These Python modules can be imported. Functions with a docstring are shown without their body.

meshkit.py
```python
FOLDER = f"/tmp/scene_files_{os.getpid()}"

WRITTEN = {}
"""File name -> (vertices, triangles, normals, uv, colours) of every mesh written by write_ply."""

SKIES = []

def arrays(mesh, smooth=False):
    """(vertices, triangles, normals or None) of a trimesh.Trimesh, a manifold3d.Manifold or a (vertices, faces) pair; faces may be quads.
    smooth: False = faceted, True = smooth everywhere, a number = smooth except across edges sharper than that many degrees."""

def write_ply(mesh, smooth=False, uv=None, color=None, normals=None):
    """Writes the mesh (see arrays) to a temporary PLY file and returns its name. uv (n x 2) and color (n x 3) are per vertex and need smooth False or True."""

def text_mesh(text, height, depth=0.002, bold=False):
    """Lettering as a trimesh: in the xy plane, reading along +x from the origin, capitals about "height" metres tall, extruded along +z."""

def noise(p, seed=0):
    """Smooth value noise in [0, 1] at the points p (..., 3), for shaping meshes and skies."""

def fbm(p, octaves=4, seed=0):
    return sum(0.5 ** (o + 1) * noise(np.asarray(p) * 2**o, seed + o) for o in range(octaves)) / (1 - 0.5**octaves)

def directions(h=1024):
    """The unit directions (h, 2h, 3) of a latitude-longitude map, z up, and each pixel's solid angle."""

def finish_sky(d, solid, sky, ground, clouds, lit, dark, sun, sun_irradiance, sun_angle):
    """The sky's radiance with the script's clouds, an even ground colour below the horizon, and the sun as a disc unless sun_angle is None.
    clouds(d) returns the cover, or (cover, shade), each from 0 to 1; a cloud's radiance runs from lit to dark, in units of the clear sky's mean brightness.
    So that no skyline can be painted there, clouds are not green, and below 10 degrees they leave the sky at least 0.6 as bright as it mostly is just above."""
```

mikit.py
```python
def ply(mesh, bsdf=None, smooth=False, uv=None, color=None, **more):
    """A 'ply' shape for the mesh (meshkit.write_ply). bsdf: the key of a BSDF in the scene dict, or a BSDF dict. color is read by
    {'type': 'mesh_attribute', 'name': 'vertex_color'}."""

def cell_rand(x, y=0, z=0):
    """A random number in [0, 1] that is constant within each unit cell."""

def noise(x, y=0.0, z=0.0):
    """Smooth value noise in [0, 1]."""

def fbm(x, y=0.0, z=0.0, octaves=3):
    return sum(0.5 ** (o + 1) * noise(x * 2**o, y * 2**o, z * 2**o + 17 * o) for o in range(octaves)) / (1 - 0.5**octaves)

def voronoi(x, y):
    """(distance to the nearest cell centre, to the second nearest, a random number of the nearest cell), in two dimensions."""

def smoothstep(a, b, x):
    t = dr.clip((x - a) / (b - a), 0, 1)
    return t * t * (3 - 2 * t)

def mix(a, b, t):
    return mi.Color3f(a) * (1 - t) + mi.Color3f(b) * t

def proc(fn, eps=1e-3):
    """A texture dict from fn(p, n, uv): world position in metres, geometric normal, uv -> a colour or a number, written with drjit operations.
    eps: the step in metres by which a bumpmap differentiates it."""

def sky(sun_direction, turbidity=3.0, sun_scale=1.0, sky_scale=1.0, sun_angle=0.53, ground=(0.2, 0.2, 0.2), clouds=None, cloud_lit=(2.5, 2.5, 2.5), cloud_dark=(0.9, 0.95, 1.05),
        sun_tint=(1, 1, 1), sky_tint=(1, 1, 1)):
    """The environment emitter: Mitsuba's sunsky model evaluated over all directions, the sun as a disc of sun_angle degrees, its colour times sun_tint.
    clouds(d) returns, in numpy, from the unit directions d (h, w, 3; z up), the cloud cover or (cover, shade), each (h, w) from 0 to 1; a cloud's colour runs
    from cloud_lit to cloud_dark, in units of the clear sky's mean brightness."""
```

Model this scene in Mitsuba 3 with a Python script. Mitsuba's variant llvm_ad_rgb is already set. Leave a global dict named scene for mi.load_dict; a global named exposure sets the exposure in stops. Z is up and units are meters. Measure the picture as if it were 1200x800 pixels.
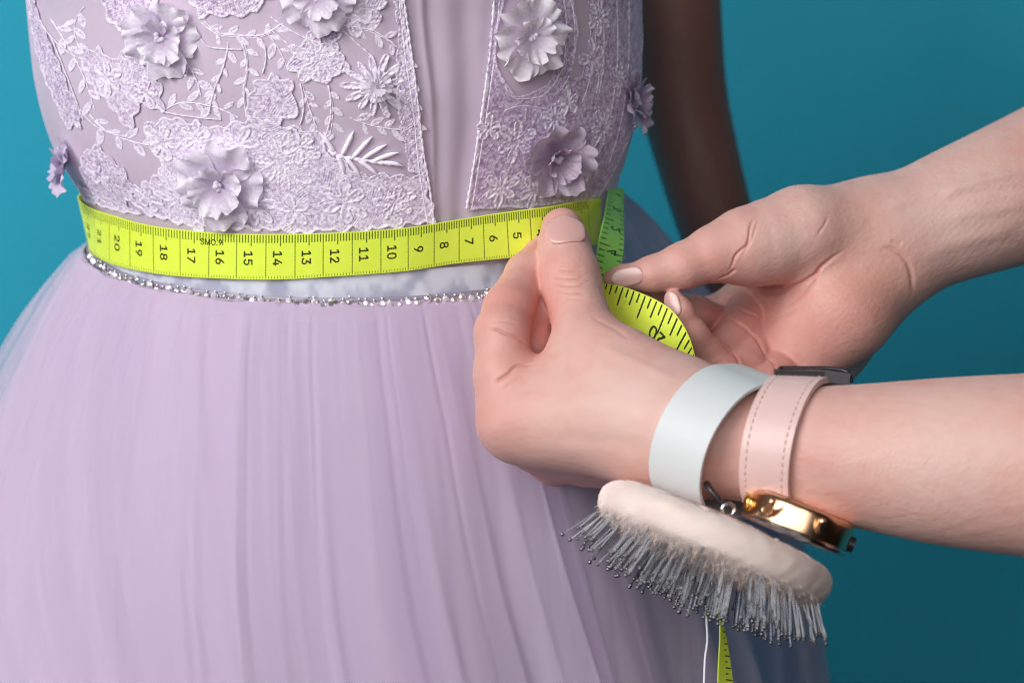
import math, numpy as np, trimesh, shapely, mitsuba as mi, mikit, meshkit
from scipy.spatial import cKDTree
from scipy.interpolate import CubicSpline, PchipInterpolator
from mikit import proc, noise, fbm, smoothstep, mix
import drjit as dr
T = mi.ScalarTransform4f
rng = np.random.default_rng(7)
scene, labels = {}, {}

# ------------------------------------------------------------------ camera
FPX, PITCH, EYE = 3040.0, math.radians(13.0), np.array([0.0, 0.0, 1.30])
FW = np.array([0, math.cos(PITCH), -math.sin(PITCH)])
UP = np.array([0, math.sin(PITCH), math.cos(PITCH)])
RT = np.array([1.0, 0, 0])
scene['camera'] = {'type': 'thinlens', 'fov': math.degrees(2 * math.atan(600 / FPX)), 'fov_axis': 'x',
                   'aperture_radius': 0.0055, 'focus_distance': 0.925, 'near_clip': 0.05, 'far_clip': 20.0,
                   'to_world': T().look_at(origin=EYE.tolist(), target=(EYE + FW).tolist(), up=UP.tolist())}
exposure = 0.72


def W(u, v, d):
    """the point seen at (u, v) of a 1200 x 800 measuring grid at d metres in front of the camera"""
    u, v, d = (np.asarray(x, float)[..., None] for x in (u, v, d))
    return EYE + d * ((u - 600) / FPX * RT + (400 - v) / FPX * UP + FW)


def proj(p):
    q = np.asarray(p) - EYE
    d = q @ FW
    return 600 + FPX * (q @ RT) / d, 400 - FPX * (q @ UP) / d, d


# ------------------------------------------------------------------ light: a studio softbox and an added fill panel
def softbox(name, pos, target, size, rgb):
    scene[name] = {'type': 'rectangle', 'to_world': T().look_at(origin=pos, target=target, up=[0, 0, 1]) @ T().scale([size[0] / 2, size[1] / 2, 1]),
                   'emitter': {'type': 'area', 'radiance': {'type': 'rgb', 'value': rgb}}, 'bsdf': {'type': 'diffuse', 'reflectance': {'type': 'rgb', 'value': [.7, .7, .7]}}}
    labels[name] = {'kind': 'structure'}


softbox('softbox', [-1.05, -0.15, 1.95], [0.0, 0.98, 1.06], (1.05, 1.05), [5.7, 5.6, 5.55])
softbox('softbox_001', [-0.15, -1.1, 2.0], [0.02, 0.95, 1.08], (1.4, 1.4), [2.05, 2.0, 2.0])  # unseen front panel, added to lift the shadows

# ------------------------------------------------------------------ materials


def rgb(*c):
    return {'type': 'rgb', 'value': list(c)}


def mat(name, d):
    scene[name] = d if d['type'] in ('twosided', 'mask', 'thindielectric', 'principledthin') else {'type': 'twosided', 'bsdf': d}
    return name


VC = {'type': 'mesh_attribute', 'name': 'vertex_color'}
mat('mat_backdrop', {'type': 'principled', 'base_color': proc(lambda p, n, uv: mix((0.024, 0.370, 0.520), (0.028, 0.390, 0.545), fbm(p.x * 3, p.z * 3))), 'roughness': 0.75, 'specular': 0.25})
mat('mat_skin', {'type': 'bumpmap', 'scale': 1.0, 'arbitrary': proc(lambda p, n, uv: 0.00017 * fbm(p.x * 800, p.y * 800, p.z * 800, 2) + 0.00012 * noise(p.x * 300, p.y * 300, p.z * 300), 4e-4),
                 'bsdf': {'type': 'principled', 'base_color': VC, 'roughness': 0.52, 'specular': 0.38, 'sheen': 0.3, 'sheen_tint': 0.6}})
mat('mat_nail', {'type': 'principled', 'base_color': rgb(.58, .34, .31), 'roughness': 0.3, 'specular': 0.5, 'clearcoat': 0.35, 'clearcoat_gloss': 0.85})
mat('mat_satin', {'type': 'twosided', 'bsdf': {'type': 'principled', 'base_color': proc(lambda p, n, uv: mix((.52, .42, .525), (.58, .485, .59), fbm(p.x * 60, p.y * 60, p.z * 25))), 'roughness': 0.5, 'specular': 0.35, 'sheen': 0.5}})
mat('mat_lace', {'type': 'twosided', 'bsdf': {'type': 'principled', 'base_color': VC, 'roughness': 0.55, 'specular': 0.35, 'sheen': 0.3}})
mat('mat_petal', {'type': 'principledthin', 'base_color': VC, 'roughness': 0.75, 'diff_trans': 0.55, 'spec_trans': 0.0, 'sheen': 0.5, 'eta': 1.3})
mat('mat_skirt', {'type': 'twosided', 'bsdf': {'type': 'principled', 'base_color': proc(lambda p, n, uv: mix((.43, .32, .51), (.57, .455, .615), fbm(uv.x * 22, uv.y * 3.0, 0.0))), 'roughness': 0.55, 'specular': 0.3, 'sheen': 0.6}})


def net(p, n, uv):
    """tulle netting: woven threads about 0.9 mm apart, uv in metres along the cloth"""
    a, b = uv.x / 0.00085, uv.y / 0.0008
    f = lambda x: dr.abs(x - dr.floor(x) - 0.5)
    thread = dr.maximum(smoothstep(0.33, 0.5, f(a)), smoothstep(0.26, 0.5, f(b)))
    gathered = fbm(uv.x * 260, uv.y * 5.0, 3.0) + 0.6 * fbm(uv.x * 900, uv.y * 9.0, 7.0)
    return dr.clip(0.16 + 0.50 * thread + 0.20 * (gathered - 0.8), 0.04, 1)


mat('mat_tulle', {'type': 'mask', 'opacity': proc(net), 'bsdf': {'type': 'principledthin', 'base_color': rgb(.79, .695, .81), 'roughness': 0.6, 'diff_trans': 0.7, 'spec_trans': 0.0}})
mat('mat_tulle_back', {'type': 'mask', 'opacity': 0.86, 'bsdf': {'type': 'principledthin', 'base_color': rgb(.55, .53, .66), 'roughness': 0.6, 'diff_trans': 0.7, 'spec_trans': 0.0}})  # greyer copy of the tulle, the shade at the back put into its colour
mat('mat_waistband', {'type': 'twosided', 'bsdf': {'type': 'principled', 'base_color': proc(lambda p, n, uv: mix((.36, .37, .47), (.60, .62, .70), smoothstep(.35, .65, fbm(p.x * 150, p.y * 150, p.z * 90)))), 'roughness': 0.32, 'specular': 0.6}})
mat('mat_gem', {'type': 'principled', 'base_color': rgb(.92, .90, .93), 'metallic': 0.85, 'roughness': 0.08, 'specular': 0.8})
mat('mat_gem_pale', {'type': 'principled', 'base_color': rgb(.72, .66, .72), 'metallic': 0.35, 'roughness': 0.12, 'specular': 0.9, 'clearcoat': 1.0})
mat('mat_ribbon', {'type': 'principled', 'base_color': rgb(.28, .24, .31), 'metallic': .2, 'roughness': 0.5})
mat('mat_setting', {'type': 'roughconductor', 'material': 'Ag', 'alpha': 0.2})
mat('mat_tape', {'type': 'principled', 'base_color': proc(lambda p, n, uv: mix((.68, .83, .06), (.73, .88, .09), fbm(p.x * 260, p.y * 260, p.z * 260))), 'roughness': 0.42, 'specular': 0.4})
mat('mat_tape_back', {'type': 'principled', 'base_color': proc(lambda p, n, uv: mix((.26, .62, .09), (.34, .70, .12), fbm(p.x * 300, p.y * 300, p.z * 300))), 'roughness': 0.45, 'specular': 0.4})
mat('mat_print', {'type': 'principled', 'base_color': rgb(.02, .026, .008), 'roughness': 0.5, 'specular': 0.3})
mat('mat_print_pale', {'type': 'principled', 'base_color': rgb(.11, .16, .01), 'roughness': 0.5, 'specular': 0.3})
mat('mat_band_grey', {'type': 'bumpmap', 'scale': 1.0, 'arbitrary': proc(lambda p, n, uv: 0.00014 * fbm(p.x * 1100, p.y * 1500, p.z * 1500, 2), 3e-4), 'bsdf': {'type': 'principled', 'base_color': rgb(.58, .605, .61), 'roughness': 0.5, 'specular': 0.4}})
mat('mat_leather', {'type': 'bumpmap', 'scale': 1.0, 'arbitrary': proc(lambda p, n, uv: 0.0001 * fbm(p.x * 1100, p.y * 1100, p.z * 1100, 2), 3e-4), 'bsdf': {'type': 'principled', 'base_color': rgb(.66, .455, .43), 'roughness': 0.42, 'specular': 0.45, 'clearcoat': 0.1}})
mat('mat_stitch', {'type': 'principled', 'base_color': rgb(.55, .36, .34), 'roughness': 0.7})
mat('mat_black', {'type': 'principled', 'base_color': rgb(.018, .014, .018), 'roughness': 0.3, 'specular': 0.5})
mat('mat_gold', {'type': 'principled', 'base_color': rgb(.80, .50, .30), 'metallic': 1.0, 'roughness': 0.25})
mat('mat_gold_yellow', {'type': 'principled', 'base_color': rgb(.88, .56, .18), 'metallic': 1.0, 'roughness': 0.25})
mat('mat_steel', {'type': 'principled', 'base_color': rgb(.66, .67, .69), 'metallic': 1.0, 'roughness': 0.2})
mat('mat_pin', {'type': 'principled', 'base_color': rgb(.27, .27, .285), 'metallic': 1.0, 'roughness': 0.3})
mat('mat_glass', {'type': 'thindielectric'})
mat('mat_dial', {'type': 'principled', 'base_color': rgb(.75, .70, .66), 'roughness': 0.4})
mat('mat_cushion', {'type': 'principled', 'base_color': proc(lambda p, n, uv: mix((.66, .52, .47), (.76, .66, .60), fbm(p.x * 130, p.y * 130, p.z * 130))), 'roughness': 0.8, 'specular': 0.2, 'sheen': 1.0})
mat('mat_thread', {'type': 'principled', 'base_color': rgb(.78, .76, .82), 'roughness': 0.6})


def put(key, mesh, m, smooth=False, **k):
    base, i = key, 0
    while key in scene:
        i += 1
        key = f'{base}_{i:03d}'
    scene[key] = mikit.ply(mesh, m, smooth, **k)
    return key


def tag(key, label, cat, group=None, kind=None):
    labels[key] = {'label': label, 'category': cat}
    if group:
        labels[key]['group'] = group
    if kind:
        labels[key]['kind'] = kind


# ------------------------------------------------------------------ mesh helpers
def grid_faces(n, m, wrap=False):
    i, j = np.meshgrid(np.arange(n - 1), np.arange(m if wrap else m - 1), indexing='ij')
    k = (j + 1) % m
    a, b, c, d = i * m + j, i * m + k, (i + 1) * m + k, (i + 1) * m + j
    return np.vstack([np.stack([a, b, c], -1).reshape(-1, 3), np.stack([a, c, d], -1).reshape(-1, 3)])


def vnormals(v, f):
    n = np.zeros_like(v)
    c = np.cross(v[f[:, 1]] - v[f[:, 0]], v[f[:, 2]] - v[f[:, 0]])
    for k in range(3):
        np.add.at(n, f[:, k], c)
    return n / np.maximum(np.linalg.norm(n, axis=1, keepdims=True), 1e-12)


def shell(P, t):
    """closed thin plate from a grid of points (n, m, 3), the grid being its outer face"""
    n, m = P.shape[:2]
    f = grid_faces(n, m)
    v = P.reshape(-1, 3)
    w = v - vnormals(v, f) * t
    N = n * m
    ring = np.concatenate([np.arange(m), np.arange(1, n) * m + m - 1, (n - 1) * m + np.arange(m - 2, -1, -1), np.arange(n - 2, 0, -1) * m])
    nx = np.roll(ring, -1)
    side = np.vstack([np.stack([ring, ring + N, nx], 1), np.stack([nx, ring + N, nx + N], 1)])
    return trimesh.Trimesh(np.vstack([v, w]), np.vstack([f, f[:, ::-1] + N, side]), process=False)


def tube(pts, r, sides=6, caps=True):
    p = np.asarray(pts, float)
    t = np.gradient(p, axis=0)
    t /= np.linalg.norm(t, axis=1, keepdims=True) + 1e-12
    ref = np.array([0.13, -0.9, 0.42])
    a = np.cross(t, ref)
    a /= np.linalg.norm(a, axis=1, keepdims=True) + 1e-9
    b = np.cross(t, a)
    ang = np.arange(sides) * 2 * np.pi / sides
    r = np.broadcast_to(r, (len(p),))
    v = p[:, None] + r[:, None, None] * (np.cos(ang)[None, :, None] * a[:, None] + np.sin(ang)[None, :, None] * b[:, None])
    f = grid_faces(len(p), sides, True)[:, ::-1]
    v = v.reshape(-1, 3)
    if caps:
        k = len(v)
        v = np.vstack([v, p[:1], p[-1:]])
        j = np.arange(sides)
        f = np.vstack([f, np.stack([np.full(sides, k), j, (j + 1) % sides], 1), np.stack([np.full(sides, k + 1), k - sides + (j + 1) % sides, k - sides + j], 1)])
    return trimesh.Trimesh(v, f, process=False)


def cat(ms):
    return trimesh.util.concatenate(ms)


def spline(pts, n, closed=False):
    pts = np.asarray(pts, float)
    s = np.concatenate([[0], np.cumsum(np.linalg.norm(np.diff(pts[:, :2], axis=0), axis=1) + 1e-9)])
    return PchipInterpolator(s, pts)(np.linspace(0, s[-1], n)) if not closed else CubicSpline(s, pts)(np.linspace(0, s[-1], n))


def frame(z, x=None):
    z = np.asarray(z, float) / np.linalg.norm(z)
    x = np.array([1.0, 0, 0]) if x is None else np.asarray(x, float)
    x = x - z * (x @ z)
    x /= np.linalg.norm(x)
    return np.stack([x, np.cross(z, x), z], 1)


def placed(mesh, R, t):
    m = mesh.copy()
    m.vertices = np.asarray(m.vertices) @ R.T + t
    return m


def lathe(profile, n=48):
    """profile [(r, z)] from the axis round to the axis again"""
    p = np.array(profile, float)
    a = np.arange(n) * 2 * np.pi / n
    v = np.stack([p[:, :1] * np.cos(a), p[:, :1] * np.sin(a), np.repeat(p[:, 1:], n, 1)], -1).reshape(-1, 3)
    return trimesh.Trimesh(v, grid_faces(len(p), n, True), process=False)


# ------------------------------------------------------------------ signed distance bodies
def smin(a, b, k):
    h = np.maximum(k - np.abs(a - b), 0) / k
    return np.minimum(a, b) - h * h * k * 0.25


def cone(p, a, b, ra, rb):
    ab = b - a
    t = np.clip((p - a) @ ab / (ab @ ab), 0, 1)
    return np.linalg.norm(p - a - t[:, None] * ab, axis=1) - (ra + (rb - ra) * t)


def J(u, v, d, r):
    return W(u, v, d), r * d / FPX


def chain(p, js, k):
    out = None
    for (a, ra), (b, rb) in zip(js[:-1], js[1:]):
        d = cone(p, a, b, ra, rb)
        out = d if out is None else smin(out, d, k)
    return out


LIMBS = {}


def limb(p, js, key):
    """smoothly tapering limb along joints (point, radius), free of bulges at the joints"""
    if key not in LIMBS:
        r = np.array([[*a, b] for a, b in js])
        s = np.concatenate([[0], np.cumsum(np.linalg.norm(np.diff(r[:, :3], axis=0), axis=1))])
        c = PchipInterpolator(s, r)(np.linspace(0, s[-1], 420))
        for _ in range(60):
            c[1:-1] = (c[:-2] + 2 * c[1:-1] + c[2:]) / 4
        LIMBS[key] = cKDTree(c[:, :3]), c[:, 3]
    d, i = LIMBS[key][0].query(p)
    return d - LIMBS[key][1][i]


def polygonise(sdf, lo, hi, h, block=8):
    """surface nets over a sparse grid"""
    n = np.ceil((hi - lo) / h / block).astype(int)
    bi = np.stack(np.meshgrid(*[np.arange(k) for k in n], indexing='ij'), -1).reshape(-1, 3)
    c = lo + (bi + 0.5) * block * h
    dc = sdf(c)
    G = np.empty(n * block, np.float32)
    G6 = G.reshape(n[0], block, n[1], block, n[2], block)
    G6[:] = dc.reshape(n)[:, None, :, None, :, None]
    near = np.abs(dc) < block * h * 1.25
    off = np.stack(np.meshgrid(*[np.arange(block)] * 3, indexing='ij'), -1).reshape(-1, 3)
    act = bi[near]
    for s in range(0, len(act), 400):
        a = act[s:s + 400]
        g = (a[:, None] * block + off[None]).reshape(-1, 3)
        G[g[:, 0], g[:, 1], g[:, 2]] = sdf(lo + g * h)
    S = G < 0
    cnt = np.zeros(np.array(S.shape) - 1, np.uint8)
    for a, b, q in np.ndindex(2, 2, 2):
        cnt += S[a:S.shape[0] - 1 + a, b:S.shape[1] - 1 + b, q:S.shape[2] - 1 + q]
    cells = np.argwhere((cnt > 0) & (cnt < 8))
    idx = np.full(cnt.shape, -1, np.int64)
    idx[tuple(cells.T)] = np.arange(len(cells))
    corner = np.array(list(np.ndindex(2, 2, 2)))
    val = np.stack([G[tuple((cells + q).T)] for q in corner], 1)
    acc, num = np.zeros((len(cells), 3)), np.zeros(len(cells))
    for i in range(8):
        for j in range(i + 1, 8):
            if np.abs(corner[i] - corner[j]).sum() != 1:
                continue
            x = (val[:, i] < 0) != (val[:, j] < 0)
            t = val[x, i] / (val[x, i] - val[x, j])
            acc[x] += corner[i] + t[:, None] * (corner[j] - corner[i])
            num[x] += 1
    v = lo + (cells + acc / num[:, None]) * h
    faces = []
    for ax in range(3):
        o = [k for k in range(3) if k != ax]
        sl0, sl1 = [slice(1, -1)] * 3, [slice(1, -1)] * 3
        sl0[ax], sl1[ax] = slice(0, -1), slice(1, None)
        A, B = S[tuple(sl0)], S[tuple(sl1)]
        e = np.argwhere(A != B)
        flip = A[tuple(e.T)]
        e = e + 1
        e[:, ax] -= 1
        q = []
        for da, db in ((0, 0), (1, 0), (1, 1), (0, 1)):
            cc = e.copy()
            cc[:, o[0]] -= 1 - da
            cc[:, o[1]] -= 1 - db
            q.append(idx[tuple(cc.T)])
        q = np.stack(q, 1)
        if ax == 1:
            flip = ~flip
        q[~flip] = q[~flip][:, ::-1]
        faces += [q[:, [0, 1, 2]], q[:, [0, 2, 3]]]
    f = np.vstack(faces)
    f = f[(f >= 0).all(1)]
    # pull the vertices onto the surface
    e = h * 0.5
    for _ in range(2):
        d0 = sdf(v)
        g = np.stack([sdf(v + np.eye(3)[k] * e) - sdf(v - np.eye(3)[k] * e) for k in range(3)], 1) / (2 * e)
        v = v - 0.8 * g * (d0 / np.maximum((g * g).sum(1), 0.25))[:, None]
    return v, f


def front_hit(v, u, w, tol=5.0):
    """nearest body point seen at measuring position (u, w)"""
    pu, pv, d = proj(v)
    m = np.where((np.abs(pu - u) < tol) & (np.abs(pv - w) < tol))[0]
    if not len(m):
        m = np.argsort((pu - u) ** 2 + (pv - w) ** 2)[:4]
    return v[m[np.argmin(d[m])]]


SKIN, RED, PALE = np.array([.60, .36, .308]), np.array([.56, .19, .16]), np.array([.65, .455, .405])


def refine(v, f, sel):
    """split the chosen triangles in four, their neighbours in two or three so that no gap opens"""
    e = np.sort(np.stack([f[:, [0, 1]], f[:, [1, 2]], f[:, [2, 0]]], 1), -1)
    key = e[..., 0].astype(np.int64) * len(v) + e[..., 1]
    marked = np.unique(key[sel])
    pos = np.searchsorted(marked, key)
    hit = marked[np.minimum(pos, len(marked) - 1)] == key
    mid = np.where(hit, pos + len(v), -1)
    nv = np.vstack([v, (v[marked // len(v)] + v[marked % len(v)]) / 2])
    out = [f[hit.sum(1) == 0]]
    k = hit.sum(1)
    a, m = f[k == 3], mid[k == 3]
    out += [np.stack([a[:, 0], m[:, 0], m[:, 2]], 1), np.stack([m[:, 0], a[:, 1], m[:, 1]], 1), np.stack([m[:, 2], m[:, 1], a[:, 2]], 1), m]
    for r in range(3):
        x = (k == 1) & hit[:, r]
        a, m = np.roll(f[x], -r, 1), mid[x, r]
        out += [np.stack([a[:, 0], m, a[:, 2]], 1), np.stack([m, a[:, 1], a[:, 2]], 1)]
        x = (k == 2) & ~hit[:, r]
        a, m1, m2 = np.roll(f[x], -r, 1), mid[x][:, (r + 1) % 3], mid[x][:, (r + 2) % 3]
        out += [np.stack([a[:, 0], a[:, 1], m1], 1), np.stack([a[:, 0], m1, m2], 1), np.stack([m2, m1, a[:, 2]], 1)]
    return nv, np.vstack(out)


def finish_body(v, f, creases, spots, veins=(), bumps=(), base=SKIN):
    """press skin folds into the surface and give it its uneven colour"""
    lines = []
    for pts, width, depth, tint in list(creases) + list(veins):
        pts = np.array(pts, float)
        uv = spline(pts, max(10, int(np.linalg.norm(np.diff(pts, axis=0), axis=1).sum() / 2)))
        c = np.array([front_hit(v, *q) for q in uv])
        for _ in range(14):
            c[1:-1] = (c[:-2] + c[1:-1] * 2 + c[2:]) / 4
        lines.append((c, width, depth, tint))
    if creases:
        for _ in range(2):
            near = np.zeros(len(v), bool)
            for c, width, depth, tint in lines[:len(creases)]:
                near |= np.isfinite(cKDTree(c).query(v, distance_upper_bound=width * 3.2)[0])
            v, f = refine(v, f, near[f].any(1))
    n = vnormals(v, f)
    col = np.tile(base, (len(v), 1))
    t = meshkit.fbm(v * 70, 3, 3)[:, None]
    col = col + (RED - col) * .8 * np.clip(t - .38, 0, 1)
    t = meshkit.fbm(v * 260, 2, 8)[:, None]
    col = col + (RED - col) * .8 * np.clip(t - .48, 0, 1)
    t = meshkit.fbm(v * 45 + 9, 3, 5)[:, None]
    col = col + (PALE - col) * np.clip(t - .4, 0, 1) * 0.7
    for p, r, amount, c in spots:
        q = W(*p)
        k = amount * np.exp(-((v - q) ** 2).sum(1) / r ** 2)[:, None]
        col = col + (c - col) * k
    disp = np.zeros(len(v))
    for k, (c, width, depth, tint) in enumerate(lines):
        dist, i = cKDTree(c).query(v, distance_upper_bound=width * 5)
        ok = np.isfinite(dist)
        s = np.minimum(i[ok], len(c) - 1) / (len(c) - 1)
        taper = np.clip(np.minimum(s, 1 - s) * 5 + .05, 0, 1)
        x = (dist[ok] / width) ** 2
        g = np.zeros(len(v))
        g[ok] = taper * np.exp(-x)
        disp -= depth * g
        if k < len(creases):
            disp[ok] += .05 * depth * taper * np.exp(-x / 6) * (1 - np.exp(-x))
        if tint > 0:
            col = col + (RED * 0.85 - col) * (.8 * tint * g)[:, None]
    for p, r, hgt in bumps:
        q = front_hit(v, *p)
        disp += hgt * np.exp(-((v - q) ** 2).sum(1) / r ** 2)
    v = v + n * disp[:, None]
    return v, f, np.clip(col, .02, .95)


def nail_mesh(v, f, centre, along, length, width, lift=.00012, rise=0.0):
    """a fingernail plate lying on the finger: centre and direction are given as measured positions"""
    c = front_hit(v, *centre)
    n = vnormals(v, f)
    near = np.argsort(((v - c) ** 2).sum(1))[:60]
    nn = n[near].mean(0)
    nn /= np.linalg.norm(nn)
    a = np.asarray(along, float)
    a = a - nn * (a @ nn)
    a /= np.linalg.norm(a)
    b = np.cross(nn, a)
    tree = cKDTree(v)
    P = np.zeros((15, 13, 3))
    for i, s in enumerate(np.linspace(-1, 1, 15)):
        for j, w in enumerate(np.linspace(-1, 1, 13)):
            ww = w * width / 2 * (1 - 0.10 * s * s) * math.sqrt(max(1 - max(-s, 0) ** 6 * 0.55 - max(s, 0) ** 4 * 0.6, .05))
            P[i, j] = c + a * (s * length / 2 * (1 - 0.12 * w * w * (1 if s < 0 else 1.6))) + b * ww
    q = P.reshape(-1, 3) + nn * 0.004
    # drop the plate on the finger along its normal, then keep its own even curve
    d, i = tree.query(P.reshape(-1, 3), k=6)
    hgt = ((v[i] - c) @ nn).mean(1).reshape(15, 13)
    A = np.stack([np.ones(195), np.repeat(np.linspace(-1, 1, 15), 13), np.repeat(np.linspace(-1, 1, 15), 13) ** 2, np.tile(np.linspace(-1, 1, 13), 15) ** 2], 1)
    fit = (A @ np.linalg.lstsq(A, hgt.ravel(), rcond=None)[0]).reshape(15, 13)
    rr = np.linspace(-1, 1, 15)[:, None]
    P += nn * (fit + lift + rise * np.clip(rr, 0, 1) ** 2)[..., None]
    m = shell(P, 0.0004)
    if (m.face_normals[:100].mean(0) @ nn) < 0:
        m.invert()
    return m


# ------------------------------------------------------------------ backdrop
bw = np.array([[-3.2, 2.05, -0.6], [3.2, 2.05, -0.6], [3.2, 2.05, 3.4], [-3.2, 2.05, 3.4]])
g = np.stack(np.meshgrid(np.linspace(-3.2, 3.2, 40), np.linspace(-.6, 3.4, 26)), -1)
P = np.stack([g[..., 0], np.full(g.shape[:2], 1.46) + 0.006 * (meshkit.fbm(np.stack([g[..., 0], g[..., 1] * .4, g[..., 0] * 0], -1) * 2.0) - .5), g[..., 1]], -1)
bm = shell(P, 0.004)
if bm.face_normals[:50].mean(0)[1] > 0:
    bm.invert()
scene['backdrop'] = mikit.ply(bm, 'mat_backdrop', True)
labels['backdrop'] = {'kind': 'structure', 'label': 'plain teal blue studio backdrop behind the dress', 'category': 'backdrop'}

# ------------------------------------------------------------------ the dress: body surface
CEN = W(407, 290, 1.03)
YC = CEN[1]


def plane_z(v):
    """height of the body axis plane where it is seen at row v"""
    v = np.asarray(v, float)
    dirs = (400 - v)[..., None] / FPX * UP + FW
    k = YC / dirs[..., 1]
    return EYE[2] + k * dirs[..., 2], k


def table(rows):
    r = np.array(rows, float)
    z, k = plane_z(r[:, 0])
    xl, xr = (r[:, 1] - 600) / FPX * k, (r[:, 2] - 600) / FPX * k
    o = np.argsort(z)
    return PchipInterpolator(z[o], ((xl + xr) / 2)[o]), PchipInterpolator(z[o], ((xr - xl) / 2)[o]), PchipInterpolator(z[o], (r[:, 3] / 1000)[o]), z.min(), z.max()


#            row   left  right  half depth (mm)
B_X, B_A, B_B, BZ0, BZ1 = table([(-160, 0, 775, 100), (-60, 22, 757, 100), (0, 34, 749, 97), (70, 41, 752, 94), (120, 50, 748, 90), (170, 66, 737, 86), (220, 97, 722, 82), (250, 111, 716, 80), (290, 115, 713, 80), (310, 111, 716, 80), (360, 98, 722, 82)])
S_X, S_A, S_B, SZ0, SZ1 = table([(285, 103, 714, 81), (320, 80, 724, 85), (360, 56, 738, 90), (420, 26, 756, 97), (500, -14, 774, 105), (600, -62, 797, 114), (700, -98, 820, 122), (800, -150, 846, 131), (1000, -200, 880, 145), (1400, -280, 960, 170)])


def body(theta, z, off=0.0):
    a, b = B_A(z), B_B(z)
    x, y = B_X(z) + a * np.sin(theta), YC - b * np.cos(theta)
    nx, ny = np.sin(theta) / a, -np.cos(theta) / b
    l = np.hypot(nx, ny)
    return np.stack([x + off * nx / l, y + off * ny / l, z + 0 * x], -1)


def body_hit(u, v):
    """(theta, z) of the bodice surface seen at (u, v)"""
    u, v = np.broadcast_arrays(np.asarray(u, float), np.asarray(v, float))
    d = np.linspace(0.84, 1.06, 900)
    p = W(u[..., None], v[..., None], d)
    z = np.clip(p[..., 2], BZ0, BZ1)
    F = ((p[..., 0] - B_X(z)) / B_A(z)) ** 2 + ((p[..., 1] - YC) / B_B(z)) ** 2 - 1
    hit = F < 0
    i = np.where(hit.any(-1), hit.argmax(-1), F.argmin(-1))
    q = np.take_along_axis(p, i[..., None, None].repeat(3, -1), -2)[..., 0, :]
    zz = np.clip(q[..., 2], BZ0, BZ1)
    return np.arctan2((q[..., 0] - B_X(zz)) / B_A(zz), -(q[..., 1] - YC) / B_B(zz)), q[..., 2]


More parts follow.
